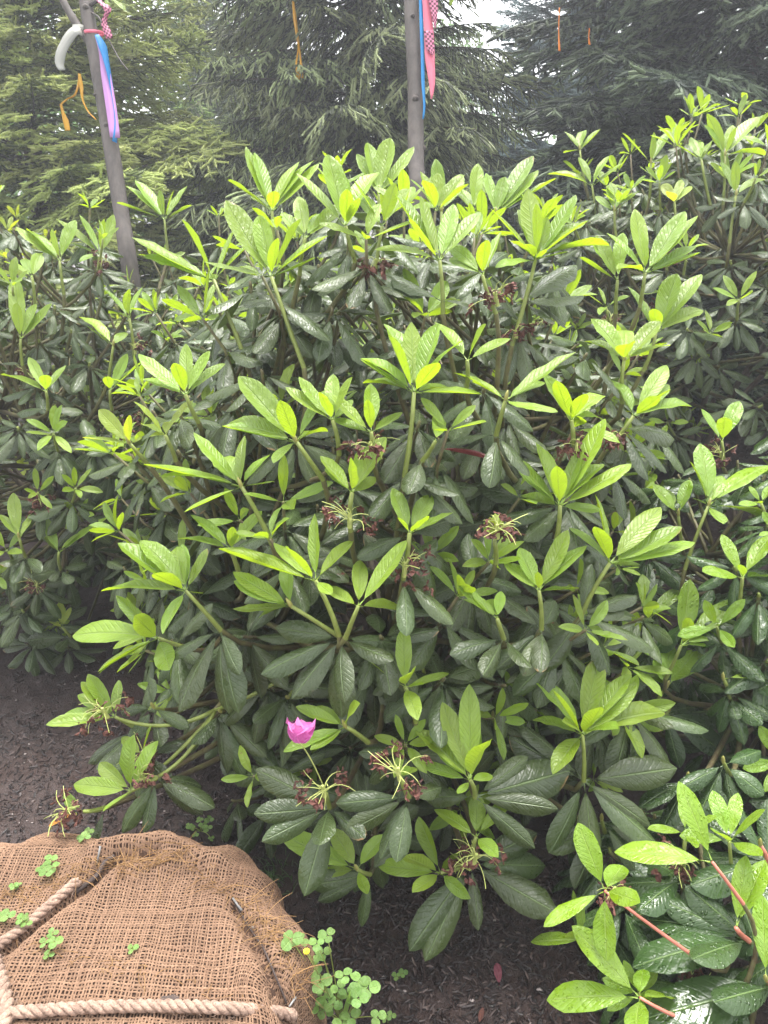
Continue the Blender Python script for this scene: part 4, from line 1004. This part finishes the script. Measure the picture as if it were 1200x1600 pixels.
def ring(root, px, py, d_, rad, mt, w=.012, nm='loop'):
    c = at(px, py, d_) - np.array(root.location); VV, UV, FF = [], [], []
    for k in range(20):
        a = 2 * math.pi * k / 20; e = np.array((math.cos(a), math.sin(a), 0)); VV += [c + e * rad + np.array((0, 0, -w)), c + e * rad + np.array((0, 0, w))]; UV += [(0, k / 20), (1, k / 20)]
    for k in range(20): FF.append((2 * k, 2 * k + 1, (2 * k + 3) % 40, (2 * k + 2) % 40))
    mb = MB(); mb.add(VV, FF, 0, UV); o = obj(nm, mb.mesh(nm, [M[mt]]), root); md = o.modifiers.new('thickness', 'SOLIDIFY'); md.thickness = .0006
e = D1 - .05
rb = ribbon('ribbon', 'lilac-pink and blue ribbon hanging from the leaning tree', [
    ('strip', 'rib_lilac', [(152, 58, e), (160, 85, e), (166, 120, e), (174, 170, e), (180, 215, e)], [.010, .012, .018, .020, .019], [.9, .5, .25, .2, .4]),
    ('strip', 'rib_blue', [(151, 54, e - .006), (160, 72, e - .008), (167, 100, e - .006), (175, 140, e + .006), (181, 190, e + .004), (179, 222, e)], [.008, .017, .013, .010, .006, .010], [.4, .5, .9, 1.1, 1.2, .8])])
ring(rb, 147, 52, D1, .037, 'rib_pink', .006)
ribbon('ribbon', 'maroon and pink checkered ribbon knotted on a twig of the leaning tree', [
    ('strip', 'rib_check', [(150, -4, e - .02), (160, 6, e - .03), (168, 14, e - .03), (165, 25, e - .03), (163, 38, e - .03), (168, 50, e - .03), (171, 60, e - .03)], [.006, .012, .016, .008, .010, .014, .013], [.3, .8, .2, 1.2, .4, .2, .3])])
wb = ribbon('white_tag', 'white plastic band looped on the fork of the leaning tree', [
    ('strip', 'rib_white', [(128, 50, D1 - .03), (118, 48, D1 - .05), (108, 58, D1 - .055), (97, 78, D1 - .055), (93, 98, D1 - .05), (97, 110, D1 - .045)], [.017, .018, .018, .018, .018, .014], [.1, .1, .3, .2, .4, .7])], cat='tag')
ring(wb, 124, 46, D1 - .005, .024, 'rib_white', .013, 'band')
e = D2 - .045
rb = ribbon('ribbon', 'pink and checkered ribbon with a torn end beside the straight trunk', [
    ('strip', 'rib_pink', [(665, -30, e), (667, 10, e), (670, 50, e), (672, 95, e), (675, 130, e), (674, 155, e)], [.020, .016, .018, .019, .014, .003], [.3, .2, .1, .2, .3, .2]),
    ('strip', 'rib_check', [(674, -40, e - .008), (677, 0, e - .008), (679, 25, e - .009), (680, 45, e - .009)], [.017, .018, .012, .002], [.2, .1, .2, .3]),
    ('strip', 'rib_check', [(669, 48, e - .006), (671, 62, e - .006), (673, 76, e - .006), (676, 86, e - .006)], [.016, .017, .016, .003], [.1, .2, .2, .2])])
ring(rb, 640, -40, D2, .032, 'rib_pink', .008)
rb = ribbon('ribbon', 'narrow bright blue ribbon hanging down the straight trunk', [
    ('strip', 'rib_blue', [(657, -40, e), (658, 20, e), (660, 80, e), (661, 130, e), (663, 165, e), (661, 186, e)], [.009, .0075, .0075, .007, .006, .003], [.2, .3, .4, .3, .7, .4])])
ring(rb, 641, -55, D2, .031, 'rib_blue', .006)
ribbon('ribbon', 'yellow ribbon dangling among fresh spruce twigs by the leaning trunk', [
    ('strip', 'rib_yellow', [(124, 115, 3.7), (123, 130, 3.7), (117, 148, 3.7), (105, 155, 3.7), (95, 163, 3.68)], [.006, .006, .005, .004, .004], [.8, .3, .9, .9, .6]),
    ('strip', 'rib_yellow', [(95, 163, 3.68), (99, 178, 3.68), (103, 190, 3.68), (106, 204, 3.68)], [.006, .008, .014, .012], [.6, .5, .3, .2]),
    ('strip', 'rib_yellow', [(124, 115, 3.7), (127, 135, 3.7), (129, 155, 3.7), (137, 173, 3.7), (150, 187, 3.7)], [.006, .010, .006, .005, .005], [.5, .3, .8, .9, .9])])
ribbon('ribbon', 'long amber ribbon tied on the grey-green spruce', [
    ('strip', 'rib_yellow', [(458, 2, 3.75), (461, 30, 3.75), (465, 60, 3.76), (470, 95, 3.77), (471, 122, 3.77)], [.006, .010, .008, .006, .012], [.6, .3, .5, .9, .3]),
    ('strip', 'rib_yellow', [(458, 2, 3.75), (463, 40, 3.75), (466, 75, 3.77), (463, 100, 3.77), (466, 124, 3.77)], [.005, .006, .005, .005, .010], [.6, .8, .9, .6, .4])])
for (x, y, y2, lb) in ((874, 12, 80, 'longer thin orange string hanging in the dark spruce'), (921, 44, 70, 'short orange string scrap in the dark spruce')):
    ribbon('string', lb, [('strip', 'rib_orange', [(x, y, 3.35), (x - 1, (y + y2) / 2, 3.35), (x, y2, 3.35)], [.003, .004, .006], [.4, .8, .3])], cat='string')

# ------------------------------------------------------------------ spruces
def bough_mesh(name, mat, sd, L=1.3, twigs=21, droop=.25, hang=.0, needle=.015, dens=420, tipfrac=.45, shoot=.085, rise=.0, nw=.0014):
    """a bough along +x: leader, side twigs, side shoots, all clothed in needles; rnd = 1 on this year's shoots"""
    r = np.random.default_rng(sd); segs = []; wood = MB()
    leader = lambda t: np.array((L * t, .03 * math.sin(4 * t + sd), rise * L * t - droop * L * t * t))
    Pm = np.array([leader(t) for t in np.linspace(0, 1, 9)]); wood.tube(Pm, np.linspace(.012, .003, 9), 5)
    segs.append((leader(.88), leader(1.0), 1)); 
    for k in range(7): segs.append((leader(.2 + .1 * k), leader(.3 + .1 * k), 0))
    for k in range(twigs):
        t = .14 + .82 * (k + r.random() * .6) / twigs
        for sgn in (-1, 1):
            if r.random() < .06: continue
            p = leader(t + r.normal(0, .012)); l = L * (.46 * (1 - t) + .10) * r.uniform(.7, 1.1); a = sgn * r.uniform(.75, 1.05)
            d = nrm((math.cos(a), math.sin(a), r.normal(-.05 - hang * .6, .14))); e = p + d * l + np.array((0, 0, -(hang * .5 + .12) * l)); m_ = p + d * l * .5
            Q = bez(p, m_, e, 4); wood.tube(Q, np.linspace(.004, .0015, 4), 4, cap=False)
            for i in range(3): segs.append((Q[i], Q[i + 1], 1 if i == 2 else 0))
            ns = int(l / .055) + 1
            for j in range(ns):
                u = (j + .8 * r.random() + .2) / (ns + .2); u = min(.99, u); q = Q[0] * (1 - u) ** 2 + m_ * 2 * u * (1 - u) * 1 + Q[3] * u * u
                for s2 in (-1, 1):
                    if r.random() < .18: continue
                    a2 = a + s2 * r.uniform(.55, .95); d2 = nrm((math.cos(a2), math.sin(a2), r.normal(.0 - hang * 1.3, .22))); ll = shoot * r.uniform(.55, 1.15) * (1.15 - .4 * u)
                    segs.append((q, q + d2 * ll + np.array((0, 0, -hang * ll * .5)), 1 if r.random() < tipfrac * (.35 + 1.1 * u) else 0))
    Vs, As = [], []
    for p, q, tp in segs:
        ln = np.linalg.norm(q - p); k = max(8, int(dens * ln * (.62 if tp else .4))); ax = nrm(q - p); u = nrm(np.cross(ax, (.3, .1, 1))); w = np.cross(ax, u)
        t = r.random(k); a = r.uniform(0, 2 * math.pi, k); nl = needle * r.uniform(.75, 1.15, k) * (1.0 if not tp else .95)
        base = p[None] + (q - p)[None] * t[:, None]; rad = u[None] * np.cos(a)[:, None] + w[None] * np.sin(a)[:, None]
        d = rad * .80 + ax[None] * .62; d[:, 2] += .10; tip = base + d * nl[:, None]; sd_ = np.cross(d, rad + r.normal(0, .3, (k, 3))); sd_ /= np.linalg.norm(sd_, axis=1, keepdims=True) + 1e-9
        Vs.append(np.stack([base - sd_ * nw, base + sd_ * nw, tip], 1).reshape(-1, 3)); tone = (tp * r.uniform(.65, 1.0) + (1 - tp) * r.uniform(0, .25)); As.append(np.full(3 * k, tone) + np.tile((0, 0, .08 * tp), k))
    V = np.concatenate(Vs); F = np.arange(len(V)).reshape(-1, 3); core = MB()
    for p, q, tp in segs:
        ax = nrm(q - p); m_ = (p + q) / 2; c_ = needle * .40
        core.tube([p, m_, q + ax * needle * .5], [c_ * .8, c_, c_ * .35], 5, 0, a=(r.uniform(.55, .9) if tp else r.uniform(0, .15)))
    W = np.concatenate(wood.v); nW = len(W)
    wf = [f_ for f_ in wood.f]
    me = bpy.data.meshes.new(name); K = np.concatenate(core.v); allf = F.tolist() + [[i + len(V) for i in f_] for f_ in wf] + [[i + len(V) + nW for i in f_] for f_ in core.f]
    me.from_pydata(np.concatenate([V, W, K]).tolist(), [], allf)
    mi = np.array([0] * len(F) + [1] * len(wf) + [0] * len(core.f), dtype=np.int32)
    return finish(me, [M[mat], M['sprucebark']], mi, np.zeros((len(V) + nW + len(K), 2)), np.concatenate([np.concatenate(As), np.zeros(nW), np.concatenate(core.a)]), False)
def spruce(label, xy, H_, Rb, boughs, n, sd, zlo=.3, zhi=None, el=(.05, .5), power=.8, front=True, name='spruce_tree', group=None, backp=.35):
    r = random.Random(sd); b0 = np.array((xy[0], xy[1], 0.)); root = obj(name, None, loc=b0); tag(root, label, 'tree', group)
    mb = MB(); mb.tube([(0, 0, -.1), (0, 0, H_ * .4), (0, 0, H_ * .95)], [.075, .05, .008], 9); obj('trunk', mb.mesh('trunk', [M['sprucebark']]), root)
    toc = math.atan2(-b0[1], -b0[0]); zhi = zhi or H_ * .93; i = 0; ga = 0
    while i < n:
        t = i / n; z = zlo + (zhi - zlo) * t ** .9; i += 1; ga += 2.399963
        a = ga + r.uniform(-.25, .25); da = (a - toc + math.pi) % (2 * math.pi) - math.pi
        if abs(da) > 1.9 and r.random() > backp: continue
        L = Rb * (1 - z / H_) ** power * r.uniform(.80, 1.12)
        e_ = el[0] + (el[1] - el[0]) * (z / H_) + r.gauss(0, .08)
        m = Matrix.Translation((0, 0, z + r.uniform(-.06, .06))) @ Matrix.Rotation(a, 4, 'Z') @ Matrix.Rotation(-e_, 4, 'Y') @ Matrix.Rotation(r.gauss(0, .22), 4, 'X') @ Matrix.Scale(max(.15, L / 1.3), 4)
        obj('bough', r.choice(boughs), root, mat=m)
    return root
BL = [bough_mesh('light_bough', 'nd_light', 300 + i, droop=.12, hang=.10, rise=.12, tipfrac=.9, shoot=.085, dens=800, needle=.0145, nw=.0022) for i in range(3)]
BM = [bough_mesh('mid_bough', 'nd_mid', 320 + i, droop=.28, hang=.60, tipfrac=.55, shoot=.085, dens=800, needle=.014, nw=.0021) for i in range(3)]
BD = [bough_mesh('dark_bough', 'nd_dark', 340 + i, droop=.20, hang=.28, tipfrac=.42, shoot=.09, dens=850, needle=.0165, nw=.0022) for i in range(3)]
BB = [bough_mesh('blue_bough', 'nd_blue', 360 + i, droop=.10, hang=.1, tipfrac=.6, shoot=.09, dens=650, needle=.02, nw=.002, twigs=18) for i in range(2)]
BP = [bough_mesh('pale_bough', 'nd_pale', 380 + i, droop=.05, hang=.0, tipfrac=.6, shoot=.09, dens=600, needle=.03, nw=.002, twigs=14, rise=.25) for i in range(2)]
spruce('fresh yellow-green spruce behind the leaning ribbon tree', (-2.15, 5.05), 5.6, 1.75, BL, 205, 1, zlo=.45, zhi=4.4)
spruce('grey-green spruce with drooping tips behind the straight trunk', (-.17, 5.05), 6.4, 1.38, BM, 240, 2, zlo=.45, zhi=4.6, el=(.15, .45))
spruce('dark spruce with long spreading boughs behind the tall rhododendron', (2.05, 4.75), 6.2, 1.95, BD, 255, 3, zlo=.4, zhi=4.6, el=(.10, .40))
spruce('silvery blue spruce in the gap beside the dark spruce', (1.50, 7.0), 4.2, 1.5, BB, 170, 4, zlo=.5)
spruce('soft pale green pine in the gap between the two near spruces', (-1.75, 8.2), 4.2, 1.3, BP, 130, 5, zlo=.5, name='pine_tree')

# ------------------------------------------------------------------ far broadleaf trees
def far_tree(label, xy, H_, Rc, mat, sd, n=5200, leaf=.085, zc=.6, name='broadleaf_tree'):
    r = np.random.default_rng(sd); b0 = np.array((xy[0], xy[1], 0.)); root = obj(name, None, loc=b0); tag(root, label, 'tree', 'broadleaf trees far behind')
    mb = MB(); mb.tube(spline([(0, 0, -.1), (.1, 0, H_ * .3), (0, .1, H_ * .75)], 10), np.linspace(.13, .03, 10), 8)
    cl = []
    for k in range(26):
        u = nrm(r.normal(0, 1, 3)); c = np.array((0, 0, H_ * zc)) + u * np.array((Rc, Rc, H_ * (1 - zc) * .95)) * r.uniform(.45, .95); cl.append((c, r.uniform(.28, .55) * Rc * .75))
        mb.tube(bez((0, 0, H_ * .25 + .3 * c[2] * .5), (c * .5 + np.array((0, 0, .2 * H_))), c, 6), np.linspace(.04, .008, 6), 5, cap=False)
    obj('trunk', mb.mesh('trunk', [M['sprucebark']]), root)
    V, A = [], []
    for i in range(n):
        c, s_ = cl[r.integers(len(cl))]; u = nrm(r.normal(0, 1, 3)); p = c + u * s_ * r.random() ** .4; d = nrm(r.normal(0, 1, 3)); w = nrm(np.cross(d, r.normal(0, 1, 3))); l = leaf * r.uniform(.6, 1.2)
        V += [p, p + d * l * .5 + w * l * .28, p + d * l, p + d * l * .5 - w * l * .28]; A += [r.random()] * 4
    V = np.array(V); F = np.arange(len(V)).reshape(-1, 4)
    obj('crown', fast_mesh('crown', V, F, [M[mat]], np.zeros(len(F)), V[:, :2], np.array(A), False), root)
far_tree('dark broadleaf tree far behind, between the two near spruces', (-2.9, 12.5), 6.5, 1.7, 'far2', 1)
far_tree('light green broadleaf tree far behind the fresh spruce', (-5.6, 11.5), 6.0, 2.2, 'far1', 2)
far_tree('yellow-green broadleaf tree peeping out past the grey-green spruce', (-1.2, 11.0), 4.3, 1.3, 'far3', 3, zc=.55)
far_tree('green broadleaf tree far behind the straight trunk', (.5, 14.0), 5.2, 1.5, 'far1', 4)
far_tree('dark broadleaf tree far behind the dark spruce', (5.6, 13.0), 6.5, 2.4, 'far2', 5)
far_tree('dense green broadleaf tree right behind the fresh yellow-green spruce', (-3.3, 8.6), 4.2, 1.9, 'far1', 7, n=7000, zc=.5)
far_tree('dense dark broadleaf tree right behind the dark spruce', (3.6, 8.2), 4.4, 1.9, 'far2', 8, n=7000, zc=.5)
far_tree('low green broadleaf tree below the open sky gap', (2.2, 13.5), 3.2, 1.7, 'far1', 6, zc=.5)

# ------------------------------------------------------------------ pale air volume, added mainly to imitate the lens flare veil
def flare_veil():
    t = NT('veil_volume'); v = t.add('VolumePrincipled', Color=(.92, .95, 1.0), Density=.012, Anisotropy=.35)
    t.l.new(v.outputs[0], t.out.inputs['Volume'])
    x, y0, y1, z0, z1 = 22., -3., 26., -1.2, 8.5
    V = [(sx * x, y, z) for z in (z0, z1) for y in (y0, y1) for sx in (-1, 1)]
    F = [(0, 2, 3, 1), (4, 5, 7, 6), (0, 1, 5, 4), (2, 6, 7, 3), (0, 4, 6, 2), (1, 3, 7, 5)]
    mb = MB(); mb.add(V, F); o = obj('flare_veil', mb.mesh('flare_veil', [t.m], False)); tag(o, 'thin pale volume over the whole nursery row, added as lens flare veil', 'flare_veil', kind='stuff')
flare_veil()
